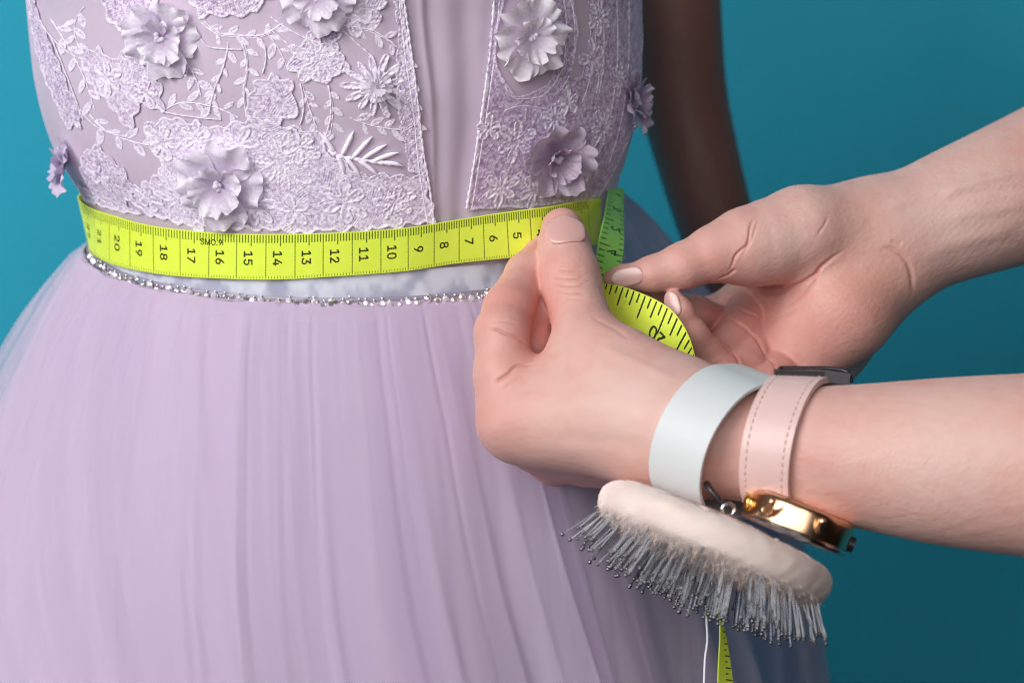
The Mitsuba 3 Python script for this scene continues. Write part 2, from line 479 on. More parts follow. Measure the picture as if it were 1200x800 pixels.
Z_TRIM = body_hit(350, 354)[1].item()
Z_TOP = plane_z(-75)[0].item()


def seam(theta):
    """height of the waist seam: it rises towards the hips"""
    return Z_TRIM + .0062 * (1 - np.cos(np.clip(theta, -1.9, 1.9)))


# bodice cloth: between the lace panels the satin lies in soft upright pleats
th = np.linspace(-np.pi, np.pi, 700)
zz = np.linspace(Z_TRIM - .002, Z_TOP, 170)
TH, ZZ = np.meshgrid(th, zz)
up = (ZZ - Z_TRIM) / (Z_TOP - Z_TRIM)
tc = body_hit(527, 150)[0].item()
gate = np.exp(-(((TH - tc) / (0.10 + 0.10 * up)) ** 4))
off = -0.0012 * gate + gate * 0.0004 * np.sin((TH - tc) * (70 - 22 * up) + 1.2) + gate * .0011 * np.exp(-((TH - tc + .05 * up + 0.03) / .012) ** 2)
off += 0.0006 * (meshkit.fbm(np.stack([TH * 6, ZZ * 40, TH * 0], -1), 3) - .5)
P = body(TH, ZZ, 0)
nrm = body(TH, ZZ, 1.0) - P
P = P + nrm * off[..., None]
put('dress__bodice', trimesh.Trimesh(P.reshape(-1, 3), grid_faces(*TH.shape), process=False), 'mat_satin', True)
tag('dress', 'lilac evening dress with floral lace bodice and gathered tulle skirt', 'dress')
wth = np.tile(np.linspace(-np.pi, np.pi, 400), (8, 1))
P = body(wth, seam(wth) + (Z_TRIM + .0122 - seam(wth)) * np.repeat(np.linspace(0, 1, 8), 400).reshape(8, 400), .0009)
P += (meshkit.fbm(P * np.array([120, 120, 40]), 2)[..., None] - .5) * .0010 * np.array([0, -1, 0])
put('dress__waistband', trimesh.Trimesh(P.reshape(-1, 3), grid_faces(*P.shape[:2]), process=False), 'mat_waistband', True)


# ------------------------------------------------------------------ lace
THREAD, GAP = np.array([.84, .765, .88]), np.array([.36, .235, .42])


def local(pts):
    """measured positions -> local flat cloth coordinates (metres) about their centre, and the map back to the dress"""
    pts = np.asarray(pts, float)
    th, z = body_hit(pts[:, 0], pts[:, 1])
    t0, z0 = th.mean(), z.mean()
    ds = math.hypot(B_A(z0) * math.cos(t0), B_B(z0) * math.sin(t0))
    return np.stack([(th - t0) * ds, z - z0], 1), lambda q, h: body(t0 + q[..., 0] / ds, np.clip(z0 + q[..., 1], BZ0, BZ1), h)


def stitched(poly, back, seed, cell=.0044, pitch=.0008, hgt=.00034, pale=0.0, radial=None, step=.00030, base=.0004, edge_cord=.8):
    """embroidery filling a flat outline: cells of slanted satin stitch, corded edges"""
    r = np.random.default_rng(seed)
    x0, y0, x1, y1 = poly.bounds
    gx, gy = np.meshgrid(np.arange(x0, x1, step), np.arange(y0, y1, step))
    q = np.stack([gx, gy], -1)
    ins = shapely.contains_xy(poly, gx, gy)
    if ins.sum() < 20:
        return None
    bl = shapely.segmentize(poly.boundary, .0004)
    bt = cKDTree(shapely.get_coordinates(bl))
    db = bt.query(q.reshape(-1, 2))[0].reshape(gx.shape)
    ns = max(4, int((x1 - x0) * (y1 - y0) / cell ** 2))
    seeds = np.stack([r.uniform(x0, x1, ns), r.uniform(y0, y1, ns)], 1)
    d, i = cKDTree(seeds).query(q.reshape(-1, 2), k=2)
    edge = (d[:, 1] - d[:, 0]).reshape(gx.shape)
    i = i[:, 0].reshape(gx.shape)
    p3 = np.stack([gx * 300, gy * 300, np.full_like(gx, seed)], -1)
    wob = meshkit.noise(p3, seed)
    if radial is not None:
        ang = np.arctan2(gy - radial[1], gx - radial[0])
        rad = np.hypot(gx - radial[0], gy - radial[1])
        ph = ang * np.maximum(np.round(rad / .0024), 1) * 7
        edge = edge * 0 + 1
    else:
        a = r.uniform(0, np.pi, ns)[i]
        ph = (gx * np.cos(a) + gy * np.sin(a)) * 2 * np.pi / pitch
    st = np.sin(ph + wob * 5)
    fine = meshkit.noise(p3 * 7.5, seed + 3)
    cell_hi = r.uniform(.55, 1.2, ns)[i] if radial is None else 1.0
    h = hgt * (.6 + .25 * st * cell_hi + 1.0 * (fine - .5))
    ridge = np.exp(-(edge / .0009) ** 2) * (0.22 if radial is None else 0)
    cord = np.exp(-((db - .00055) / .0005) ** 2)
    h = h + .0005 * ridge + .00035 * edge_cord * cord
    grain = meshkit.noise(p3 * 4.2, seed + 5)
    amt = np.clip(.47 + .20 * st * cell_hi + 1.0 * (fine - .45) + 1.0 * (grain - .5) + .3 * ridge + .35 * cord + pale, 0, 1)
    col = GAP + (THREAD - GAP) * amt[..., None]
    P = back(q, base + h)
    f = grid_faces(*gx.shape)
    f = f[ins.ravel()[f].all(1)]
    used, inv = np.unique(f, return_inverse=True)
    return P.reshape(-1, 3)[used], inv.reshape(-1, 3), col.reshape(-1, 3)[used]


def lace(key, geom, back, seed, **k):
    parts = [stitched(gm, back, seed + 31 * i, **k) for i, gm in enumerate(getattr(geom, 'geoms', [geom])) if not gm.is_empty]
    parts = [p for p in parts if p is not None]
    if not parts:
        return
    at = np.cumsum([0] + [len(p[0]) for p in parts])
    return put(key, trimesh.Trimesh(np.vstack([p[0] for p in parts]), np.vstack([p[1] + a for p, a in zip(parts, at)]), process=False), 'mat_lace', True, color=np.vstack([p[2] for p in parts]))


def wavy(poly, amp, n, seed):
    """a scalloped outline"""
    r = np.random.default_rng(seed)
    b = poly.exterior
    L = b.length
    s = np.linspace(0, 1, 260, endpoint=False)
    c = np.array([b.interpolate(x, normalized=True).coords[0] for x in s])
    t = np.roll(c, -1, 0) - np.roll(c, 1, 0)
    nn = np.stack([t[:, 1], -t[:, 0]], 1) / (np.linalg.norm(t, axis=1, keepdims=True) + 1e-12)
    if not b.is_ccw:
        nn = -nn
    w = amp * (np.abs(np.sin(np.pi * n * s + r.uniform(0, 3))) - .5) + amp * 1.1 * (meshkit.noise(np.stack([s * n * 1.3, s * 0, s * 0 + seed], -1), seed) - .5)
    return shapely.Polygon(c + nn * w[:, None]).buffer(0)


def patch(px, seed, amp=.0016, n=None, **k):
    q, back = local(px)
    p = shapely.Polygon(q).buffer(0)
    n = n or int(p.length / .007)
    lace('dress__lace_motif', wavy(p, amp, n, seed), back, seed, **k)


def petals_outline(R, n, r0=.30, rot=0.0, seed=0, sharp=0.6):
    r = np.random.default_rng(seed)
    a = np.linspace(0, 2 * np.pi, 240, endpoint=False)
    rad = R * (r0 + (1 - r0) * np.abs(np.cos((a - rot) * n / 2)) ** sharp) * (1 + .10 * np.sin(a * 3 + r.uniform(0, 6)))
    return shapely.Polygon(np.stack([rad * np.cos(a), rad * np.sin(a)], 1)).buffer(0)


def rosette(u, v, R, n, seed, stretch=(1, 1), **k):
    q, back = local([(u, v)])
    g = shapely.affinity.scale(petals_outline(R, n, rot=seed * .7, seed=seed), *stretch, origin=(0, 0)) if stretch != (1, 1) else petals_outline(R, n, rot=seed * .7, seed=seed)
    return lace('dress__lace_motif', g, back, seed, radial=(0, 0), **k)


def cord(px, r=.00055, key='dress__lace_cord', seed=0, taper=False, lift=.0006, knots=True):
    pts = np.array(px, float)
    n = max(12, int(np.linalg.norm(np.diff(pts, axis=0), axis=1).sum() / 2.2))
    uv = spline(pts, n)
    t, z = body_hit(uv[:, 0], uv[:, 1])
    P = body(t, z, lift)
    s = np.linspace(0, 1, n)
    rad = r * (1 + (.35 * np.sin(s * n * 1.5 + seed) + .5 * (meshkit.noise(np.stack([s * n * .5, s * 0 + seed, s * 0], -1), seed) - .5) if knots else 0))
    if taper:
        rad = rad * np.clip(np.minimum(s * 4 + .3, (1 - s) * 3 + .12), 0, 1)
    return tube(P, rad, 6)


import shapely.affinity
# the left panel: dense bands and sprays
patch([(168, 143), (205, 136), (250, 150), (300, 140), (345, 150), (392, 158), (380, 178), (420, 200), (455, 205), (500, 205), (508, 262), (440, 268), (340, 272), (250, 266), (180, 256), (150, 232), (196, 200), (180, 172)], 11, pale=.16)
patch([(100, 176), (118, 172), (146, 196), (160, 224), (150, 246), (112, 232), (98, 205)], 12, pale=.02)
patch([(97, 66), (118, 52), (132, 70), (152, 60), (172, 76), (190, 98), (192, 132), (166, 122), (154, 154), (140, 140), (120, 112), (104, 96)], 13, pale=.0)
patch([(36, -20), (46, 12), (58, 40), (72, 76), (96, 128), (98, 150), (80, 150), (66, 120), (50, 78), (40, 40), (34, 0)], 14, pale=-.05)
patch([(150, -20), (118, -4), (128, 22), (146, 40), (152, 68), (168, 64), (176, 22), (190, -20)], 15, pale=.0)
patch([(206, -20), (235, 22), (300, 14), (332, -20)], 16, pale=.05)
patch([(345, -25), (350, 18), (384, 32), (432, 26), (452, 2), (450, -25)], 17, pale=.1)
patch([(338, 56), (362, 44), (392, 52), (404, 76), (386, 96), (356, 98), (340, 80)], 18, pale=.05)
patch([(300, 96), (318, 84), (340, 96), (352, 130), (330, 146), (294, 146), (286, 122)], 19, pale=.08)
patch([(458, -20), (472, -20), (481, 60), (488, 120), (497, 190), (504, 210), (478, 200), (470, 150), (462, 100), (466, 40)], 20, amp=.0008, pale=.02)
rosette(440, 101, .0118, 13, 21, hgt=.0005, pale=.25)
rosette(375, 70, .0100, 6, 22, pale=.1)
rosette(142, 100, .0105, 5, 23, pale=-.02)
rosette(405, 12, .0120, 7, 24, pale=.12)
rosette(215, 235, .0130, 6, 25, hgt=.00045, pale=.2)
rosette(330, 190, .0120, 7, 26, hgt=.00045, pale=.18)
def sprig(px, n, L, seed, pale=.12):
    """a stitched stem with small leaves along it, in turn on either side"""
    r = np.random.default_rng(seed)
    m = cord(px, .00024, seed=seed, lift=.0003)
    put('dress__lace_cord', m, 'mat_lace', True, color=np.tile(THREAD, (len(m.vertices), 1)))
    c = spline(px, 200)
    for k in range(n):
        i = int(10 + 180 * (k + .5) / n)
        t = c[min(i + 4, 199)] - c[i - 4]
        a = math.atan2(t[1], t[0]) + (1 if k % 2 else -1) * r.uniform(.5, 1.0)
        l = L * r.uniform(.75, 1.15)
        w = l * r.uniform(.17, .24)
        cu, cv = c[i, 0] + l * .52 * math.cos(a), c[i, 1] + l * .52 * math.sin(a)
        pts = [(cu + l / 2 * x * math.cos(a) - s * w * (1 - x * x) ** .8 * math.sin(a), cv + l / 2 * x * math.sin(a) + s * w * (1 - x * x) ** .8 * math.cos(a)) for s, xs in ((1, np.linspace(-1, 1, 9)), (-1, np.linspace(1, -1, 9)[1:-1])) for x in xs]
        g, back = local(pts)
        lace('dress__lace_leaf', shapely.Polygon(g).buffer(.0002), back, seed * 20 + k, pale=pale, hgt=.00015, base=.00015, edge_cord=.4)


for k, (px, n, L) in enumerate([([(60, 22), (84, 60), (100, 92), (112, 130)], 8, 20), ([(106, 134), (124, 152), (150, 164), (176, 170)], 7, 20), ([(100, 8), (88, 34), (96, 58)], 5, 18), ([(190, 132), (218, 120), (246, 124), (280, 138)], 8, 19), ([(268, 50), (262, 80), (252, 105), (246, 134)], 8, 17),
                                ([(286, 48), (291, 80), (287, 108), (290, 134)], 7, 17), ([(310, 36), (326, 56), (338, 84)], 5, 18), ([(236, 26), (262, 42), (300, 44), (332, 28)], 8, 17), ([(400, 30), (430, 36), (466, 56)], 6, 18), ([(384, 100), (390, 130), (386, 160)], 6, 18), ([(410, 138), (440, 148), (474, 152)], 7, 18),
                                ([(355, 100), (362, 124), (372, 150)], 6, 17), ([(478, 60), (484, 110), (492, 170)], 8, 14), ([(206, 60), (226, 84), (236, 112)], 6, 18)]):
    sprig(px, n, L, 300 + k)
patch([(92, 214), (112, 226), (150, 240), (180, 254), (150, 250), (118, 241), (100, 234)], 61, amp=.0006, pale=.05)
# the right panel: nearly all embroidered, a bare satin hollow under the white blossom
rp = shapely.Polygon([(580, -25), (571, 60), (567, 110), (556, 180), (547, 246), (620, 244), (700, 232), (716, 205), (734, 165), (747, 110), (751, 40), (753, -25)])
bare = shapely.Polygon([(578, 66), (590, 96), (604, 112), (622, 110), (640, 98), (652, 72), (656, 30), (640, -25), (600, -25), (584, 20)])
bare2 = shapely.Polygon([(668, -25), (676, 40), (668, 90), (680, 90), (690, 40), (686, -25)])
for i, gm in enumerate(shapely.difference(rp, shapely.union(bare, bare2)).geoms if hasattr(shapely.difference(rp, shapely.union(bare, bare2)), 'geoms') else [shapely.difference(rp, shapely.union(bare, bare2))]):
    px = shapely.get_coordinates(shapely.segmentize(gm.exterior, 8.0))
    q, back = local(px)
    lace('dress__lace_motif', wavy(shapely.Polygon(q).buffer(0), .0007, 40, 41 + i), back, 41 + i, pale=-.2)
for k, (u, v, R_, n, pl) in enumerate([(603, 165, .0085, 6, -.02), (692, 70, .0080, 5, -.02), (704, 150, .0085, 7, -.02), (586, 220, .0075, 6, .05), (684, 206, .0070, 5, 0), (648, 138, .0065, 6, 0), (724, 92, .0070, 6, -.05), (624, 224, .0070, 5, .05), (572, 150, .0055, 5, .0), (700, 20, .0075, 6, -.02), (664, 120, .006, 5, 0),
                                      (192, 166, .0075, 5, .2), (232, 162, .0070, 6, .25), (300, 240, .0085, 6, .22), (352, 172, .0075, 5, .25), (404, 236, .0090, 6, .2), (462, 238, .0080, 7, .2), (344, 246, .0065, 5, .2), (176, 232, .0060, 5, .15), (282, 170, .0080, 6, .25), (118, 205, .0065, 5, .1), (128, 92, .0070, 6, .1), (172, 108, .0060, 5, .1)]):
    rosette(u, v, R_, n, 400 + k, pale=pl, base=.0007, hgt=.0004)
# corded edges and strands
ms = []
for k, px in enumerate([
        [(470, -20), (480, 50), (488, 110), (496, 180), (503, 220), (508, 262)], [(466, -20), (474, 60), (484, 130), (491, 200), (501, 262)],
        [(579, -20), (574, 50), (567, 110), (558, 170), (546, 244)], [(585, -20), (579, 60), (572, 115), (563, 175), (552, 244)],
        [(268, 55), (262, 80), (252, 105), (246, 132)], [(284, 50), (290, 80), (286, 108), (290, 134)], [(306, 45), (312, 64), (308, 86)],
        [(312, 30), (330, 45), (345, 58)], [(318, 20), (345, 38), (372, 50)], [(400, 30), (430, 34), (462, 52)], [(402, 36), (420, 52), (436, 66)],
        [(352, 98), (356, 125), (352, 146)], [(385, 100), (388, 130), (382, 158)], [(240, 24), (262, 40), (300, 42), (330, 28)], [(232, 40), (250, 56), (284, 58)],
        [(190, 130), (220, 136), (260, 140)], [(96, 128), (118, 150), (150, 160)], [(47, 20), (80, 60), (100, 70)], [(60, 40), (78, 84), (99, 140)],
        [(655, -20), (662, 30), (660, 70), (648, 98), (630, 114), (606, 116), (590, 100)], [(662, -20), (672, 40), (668, 80), (655, 106)], [(688, -20), (696, 40), (690, 90), (680, 120)], [(700, -20), (706, 50), (700, 110)],
        [(720, -10), (722, 60), (716, 120), (700, 180)], [(735, 0), (735, 60), (728, 130), (712, 190)], [(690, 60), (700, 80), (697, 110)], [(590, 130), (610, 124), (640, 128), (660, 145)], [(585, 140), (600, 170), (622, 176), (640, 160)],
        [(560, 235), (580, 222), (600, 235), (625, 228)], [(655, 225), (672, 200), (690, 205), (700, 190)]]):
    ms.append(cord(px, .00042 if k in (0, 2) else .00027, seed=k))
for k, m in enumerate(ms):
    put('dress__lace_cord', m, 'mat_lace', True, color=np.tile(THREAD * (1.02 if k < 14 else .86), (len(m.vertices), 1)))
# fern sprig of raised leaves
stem = [(385, 176), (404, 184), (424, 187), (446, 190), (466, 192)]
ms = [cord(stem, .0008, seed=3)]
for a, b in [((392, 180), (378, 160)), ((400, 183), (412, 158)), ((412, 186), (432, 164)), ((424, 187), (448, 172)), ((436, 189), (462, 180)), ((404, 184), (420, 205)), ((418, 187), (440, 204)), ((394, 180), (402, 200)), ((446, 190), (468, 194))]:
    b = (a[0] + (b[0] - a[0]) * 1.2, a[1] + (b[1] - a[1]) * 1.2)
    m = cord([a, ((a[0] * .5 + b[0] * .5) + 1, (a[1] * .5 + b[1] * .5) - 1.5), b], .0009, knots=False, seed=a[0], taper=True, lift=.0009)
    ms.append(m)
m = cat(ms)
put('dress__lace_sprig', m, 'mat_lace', True, color=np.tile(THREAD * 1.08, (len(m.vertices), 1)))


# ------------------------------------------------------------------ cloth flowers on the bodice
def flower(u, v, R, seed, tilt=(0, 0), inner=.62, n=5, lift=.0015, cols=((.88, .83, .91), (.56, .44, .62)), out=None, label=None, cup=(.22, .55), squash=1.0, keyname='dress__flower'):
    r = np.random.default_rng(seed)
    t, z = body_hit(u, v)
    c = body(t, z, lift)
    nn = body(t, z, 1.0) - body(t, z, 0.0)
    nn = nn / np.linalg.norm(nn)
    if out is not None:
        nn = np.asarray(out, float)
    nn = nn + RT * tilt[0] + UP * tilt[1]
    M = frame(nn, RT if abs((nn / np.linalg.norm(nn)) @ RT) < .8 else UP)
    root = keyname
    i = 0
    while any(k == root or k.startswith(root + '__') for k in scene):
        i += 1
        root = f'{keyname}_{i:03d}'
    S, Q = np.meshgrid(np.linspace(0, 1, 26), np.linspace(-1, 1, 41), indexing='ij')
    for layer, (scale, lean) in enumerate(((1.0, cup[0]), (inner, cup[1]))):
        for k in range(n):
            a0 = 2 * np.pi * (k + .5 * layer) / n + r.uniform(-.15, .15)
            L = R * scale * r.uniform(.88, 1.1)
            half = np.pi / n * 1.42
            ph0 = r.uniform(0, 6)
            ang = Q * half * (1 - .25 * S ** 3)
            edge = 1 - .13 * np.abs(Q) ** 4 + (.045 * np.sin(Q * 6 + r.uniform(0, 6)) + .02 * np.sin(Q * 13 + ph0)) * S
            rad = L * (.08 + .92 * S ** .8) * edge
            ph, ph2 = r.uniform(0, 6), r.uniform(0, 6)
            ruff = L * (.09 * np.sin(Q * 3.6 + ph) + .07 * np.sin(Q * 8.5 + ph2) * S + .022 * np.sin(Q * 17 + ph) * S ** 3) * S ** 1.8
            curl = -L * .34 * np.clip(S - .68, 0, 1) ** 1.5 * r.uniform(.3, 1.9)
            hh = L * lean * (S ** 1.3) * .75 + ruff + curl + .0012 * layer + (.0006 * k)
            x = np.cos(a0 + ang) * rad * np.cos(lean * .75)
            y = np.sin(a0 + ang) * rad * np.cos(lean * .75) * squash
            P = c + np.stack([x, y, np.maximum(hh, -.001)], -1) @ M.T
            m = trimesh.Trimesh(P.reshape(-1, 3), grid_faces(*S.shape), process=False)
            w = np.clip(.12 + 1.15 * S, 0, 1)[..., None] * (0.92 + .16 * r.random())
            colr = np.array(cols[1]) + (np.array(cols[0]) - np.array(cols[1])) * np.clip(w * (.55 + .8 * meshkit.noise(P * 1100, seed)[..., None]), 0, 1)  # purple towards the heart paints the shade in the petal recesses
            colr = colr.reshape(-1, 3)
            put(f'{root}__petal', m, 'mat_petal', True, color=colr)
    # stamens at the heart
    ms = []
    for k in range(7):
        a, q = r.uniform(0, 6.28), r.uniform(0, R * .16)
        b = c + np.array([q * math.cos(a), q * math.sin(a), R * .16 + r.uniform(0, .0012)]) @ M.T
        s = trimesh.creation.icosphere(1, R * .05 + .0003)
        s.apply_translation(b)
        ms.append(s)
    s = cat(ms)
    put(f'{root}__bead_heart', s, 'mat_lace', True, color=np.tile([.62, .55, .66], (len(s.vertices), 1)))
    if label:
        labels[root] = {'label': label}
    return root


flower(193, 42, .0150, 51, tilt=(.1, -.35), label='white cloth flower with purple shade painted in its heart near the top of the left lace panel')
flower(258, 214, .0172, 52, tilt=(.05, -.45), label='largest white cloth flower, just above the tape')
flower(618, 42, .0145, 53, tilt=(-.1, -.1), n=6, cols=((.84, .79, .85), (.60, .48, .63)), label='ruffled white cloth flower on the right lace panel')
flower(648, 186, .0160, 54, tilt=(-.35, -.1), cols=((.56, .47, .56), (.34, .23, .36)), cup=(.75, 1.15), label='dusky purple half closed cloth flower above the thumb')
flower(372, -8, .0135, 55, tilt=(0, -.3), label='cloth flower at the top edge of the lace')
flower(84, 195, .0125, 56, out=np.array([-.9, -.35, .15]), cols=((.66, .58, .74), (.40, .28, .46)), cup=(.35, .7), label='purple cloth flower standing out at the left side seam')
flower(735, 120, .0125, 57, out=np.array([.92, -.3, .1]), cols=((.50, .42, .54), (.32, .22, .36)), cup=(.3, .6), label='dark cloth flower on the right side seam')
flower(440, 101, .0058, 58, n=9, inner=.55, cup=(.12, .5), cols=((.80, .76, .84), (.66, .60, .70)), keyname='dress__flower')

# ------------------------------------------------------------------ rhinestone trim
gem = trimesh.convex.convex_hull(np.array([[math.cos(a) * r, math.sin(a) * r, z] for r, z, k, o in ((1.0, 0, 8, 0), (.92, .18, 8, .39), (.55, .62, 8, 0), (.3, -.3, 6, 0)) for a in np.arange(k) * 2 * np.pi / k + o]))
tth = np.tile(np.linspace(-2.2, 1.9, 500), (5, 1))
put('dress__trim_ribbon', shell(body(tth, seam(tth) + np.repeat(np.linspace(-.0021, .0021, 5), 500).reshape(5, 500), .0020), .0006), 'mat_ribbon', True)
gems = [mikit.ply(gem, x) for x in ('mat_gem', 'mat_gem', 'mat_gem_pale')]
t, acc = -1.72, 0
beads = []
while t < 1.45:
    r = rng.uniform(.0011, .0019)
    z = float(seam(t)) + rng.uniform(-.0009, .0009)
    c = body(np.array(t), np.array(z), .0027)
    nn = body(np.array(t), np.array(z), 1.0) - body(np.array(t), np.array(z), 0.0)
    nn = nn + rng.normal(0, .22, 3)
    M = np.eye(4)
    M[:3, :3] = frame(nn, [rng.normal(), .1, rng.normal()]) * r
    M[:3, 3] = c
    k = 'dress__rhinestone' + (f'_{acc:03d}' if acc else '')
    scene[k] = {**gems[acc % 3], 'to_world': T(M)}
    for s in (-1, 1):
        b = trimesh.creation.icosphere(1, rng.uniform(.00035, .0006))
        b.apply_translation(body(np.array(t + rng.uniform(-.006, .006)), np.array(z + s * rng.uniform(.0014, .0022)), .0026))
        beads.append(b)
    acc += 1
    t += (2 * r + rng.uniform(.0001, .0006)) / math.hypot(.104 * math.cos(t), .08 * math.sin(t))
put('dress__seed_beads', cat(beads), 'mat_setting', True)
labels['dress__seed_beads'] = {'kind': 'stuff'}


# ------------------------------------------------------------------ skirt
def saw(x, w):
    """a tuck: rises slowly towards 0 from the left, then drops"""
    return np.where(x < 0, np.exp(x / w), np.exp(-(x / .016) ** 2))


G_T = np.array([-3.2, -2.2, -1.57, -.694, -.484, -.10, .207, .63, 1.57, 2.2, 3.2])
G_B = np.array([-3.2, -2.2, -1.57, -.40, -.20, .10, .406, .80, 1.57, 2.2, 3.2])
G_OF = PchipInterpolator(G_B, G_T)


def run(theta, h):
    """which gather of the seam runs through angle theta at depth h below it: the cloth falls straight in front and fans out to the left"""
    return theta + (G_OF(theta) - theta) * np.clip(h / .95, 0, 1.6)


def skirt_mesh(seed, amp, off, tucks, t0, t1, nt, nz, z1, gathers=60, sharp=1.8, lo=4, hi=19):
    r = np.random.default_rng(seed)
    s = np.linspace(0, 1, nz) ** 1.15
    TH = np.tile(np.linspace(t0, t1, nt), (nz, 1))
    Z = seam(TH) + .0005 - s[:, None] * (seam(TH) - z1)
    h = np.clip((seam(TH) - Z) / .16, 0, 2.2)
    A, B, X = S_A(Z), S_B(Z), S_X(Z)
    ph_ = run(TH, h)
    f = 0
    for k in range(18):
        fr, ph, sl, w = r.uniform(lo, hi), r.uniform(0, 6.28), r.uniform(-.15, .15), r.uniform(.4, 1.0)
        g = .5 + .5 * np.sin(ph_ * fr + ph + sl * h)
        f = f + w * (g ** sharp - .4) * (9 / fr) ** .75
    fold = amp * f * (h + .10) ** .85 / 1.4
    for k in range(gathers):       # fine gathers that run out below the seam
        c0, w, L, hg = r.uniform(-1.7, 1.6), r.uniform(.005, .016), r.uniform(.12, .75), r.uniform(-.0009, .0007)
        fold = fold + hg * np.exp(-((ph_ - c0) / w) ** 2) * np.exp(-(h / L) ** 2) * np.clip(h * 25, 0, 1)
    for k in range(7):
        fr, ph = r.uniform(34, 70), r.uniform(0, 6.28)
        fold = fold + amp * .08 * np.sin(ph_ * fr * .8 + ph) * np.clip(h * 6, 0, 1) * (1 - .5 * np.sin(TH))
    for c0, depth, w in tucks:
        fold = fold + depth * np.clip(h * 1.2, 0, 1.6) ** 1.3 * saw(ph_ - c0, w)
    fold = fold + off * (.16 * np.clip(h * 40, 0, 1) + .84 * np.clip(h / 1.2, 0, 1.3) ** .6)
    x, y = X + A * np.sin(TH), YC - B * np.cos(TH)
    nx, ny = np.sin(TH) / A, -np.cos(TH) / B
    l = np.hypot(nx, ny)
    P = np.stack([x + fold * nx / l, y + fold * ny / l, Z], -1)
    uv = np.stack([ph_ * .105 * (1 + .5 * h), -Z], -1)
    return trimesh.Trimesh(P.reshape(-1, 3), grid_faces(*TH.shape), process=False), uv.reshape(-1, 2)


def th_of(u, v):
    """angle on the skirt of what is seen at (u, v)"""
    d = np.linspace(.8, 1.1, 800)
    p = W(u, v, d)
    z = np.clip(p[:, 2], SZ0, SZ1)
    F = ((p[:, 0] - S_X(z)) / S_A(z)) ** 2 + ((p[:, 1] - YC) / S_B(z)) ** 2 - 1
    i = int((F < 0).argmax())
    return math.atan2((p[i, 0] - S_X(z[i])) / S_A(z[i]), -(p[i, 1] - YC) / S_B(z[i])), (Z_TRIM - z[i]) / .16


def tuck(a, depth, w):
    t, h = th_of(*a)
    return float(run(t, h)), depth, w


ZB = plane_z(1150)[0].item()
m, uv = skirt_mesh(61, .0020, -.0035, [tuck((209, 700), .0036, .04), tuck((284, 760), .0056, .05), tuck((396, 760), .0022, .05), tuck((90, 700), .0024, .05), tuck((520, 720), .0040, .06), tuck((25, 700), .0030, .05), tuck((690, 700), .003, .05), tuck((760, 760), .003, .05)], -np.pi, np.pi, 1300, 150, ZB, 16)
put('dress__skirt_lining', m, 'mat_skirt', True, uv=uv)
m, uv = skirt_mesh(62, .0025, .0085, [tuck((330, 700), .0026, .05), tuck((140, 700), .0022, .04), tuck((470, 700), .0026, .05), tuck((617, 700), .0040, .03)], -2.2, 2.2, 1200, 150, ZB, 80, 2.4, 6, 26)
put('dress__tulle_overlay', m, 'mat_tulle', True, uv=uv)
m, uv = skirt_mesh(63, .0030, .0185, [tuck((645, 700), .0040, .03), tuck((240, 700), .0020, .04), tuck((575, 700), .0024, .04)], -2.2, 2.2, 1200, 150, ZB, 90, 3.0, 7, 30)
put('dress__tulle_overlay', m, 'mat_tulle', True, uv=uv)
# wider tulle hanging behind at the right hip
rows = []
for v, uL, uR in [(226, 690, 730), (250, 695, 757), (300, 700, 800), (360, 700, 842), (440, 700, 880), (560, 700, 920), (700, 700, 955), (800, 690, 972), (1000, 690, 1010)]:
    rows.append((v, uL, uR))
rows = np.array(rows, float)
ip = PchipInterpolator(rows[:, 0], rows[:, 1:])
VV = np.linspace(226, 1000, 90)
P = np.zeros((90, 120, 3))
for i, v in enumerate(VV):
    l, rr = ip(v)
    s = np.linspace(0, 1, 120)
    hh = (v - 226) / 570
    P[i] = W(l + (rr - l) * s, np.full(120, v), 1.095 + .075 * hh + .022 * s ** 2 + (.006 * np.sin(s * 17 + 1) + .004 * np.sin(s * 31 + 2 * hh)) * hh)
m = shell(P, .0005)
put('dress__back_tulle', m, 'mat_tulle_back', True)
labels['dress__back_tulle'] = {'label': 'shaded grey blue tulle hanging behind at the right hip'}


# ------------------------------------------------------------------ the dress's wearer: body inside the dress, right side arm hanging behind
def body_sdf(p):
    arm = [J(760, -420, 1.10, 64), J(784, -60, 1.125, 58), J(798, 100, 1.135, 53), J(824, 210, 1.14, 48), J(858, 330, 1.15, 43), J(888, 520, 1.19, 36), J(890, 640, 1.21, 32)]
    c = lambda z, f: cone(p, np.array([float(B_X(z)) - .03, YC, z]), np.array([float(B_X(z)) + .03, YC, z]), f, f)
    d = None
    for q in (limb(p, arm, 'w'), cone(p, np.array([-.07, YC, 1.0]), np.array([-.07, YC, 1.22]), .055, .06), cone(p, np.array([-.055, YC, 1.0]), np.array([-.055, YC, 1.22]), .055, .06),
              cone(p, np.array([-.06, YC, 1.22]), np.array([-.06, YC + .02, 1.36]), .07, .06), cone(p, np.array([-.12, YC + .03, 1.40]), W(760, -420, 1.10), .055, .05)):
        d = q if d is None else smin(d, q, .03)
    return d


v, f = polygonise(body_sdf, np.array([-.26, .85, .78]), np.array([.22, 1.30, 1.52]), .004)
col = np.tile([.165, .078, .062], (len(v), 1))  # skin darkened all over, standing in for the shade on the arm
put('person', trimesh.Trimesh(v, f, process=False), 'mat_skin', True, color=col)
tag('person', 'woman wearing the lilac dress, her bare arm hanging in shade behind the hands', 'person')

# ------------------------------------------------------------------ the dressmaker's two arms
A_FORE = [J(1980, 700, .86, 175), J(1600, 585, .845, 144), J(1215, 545, .862, 106), J(1100, 540, .868, 95), J(1010, 534, .874, 82), J(905, 524, .881, 69), J(835, 510, .886, 61), J(775, 500, .888, 60)]


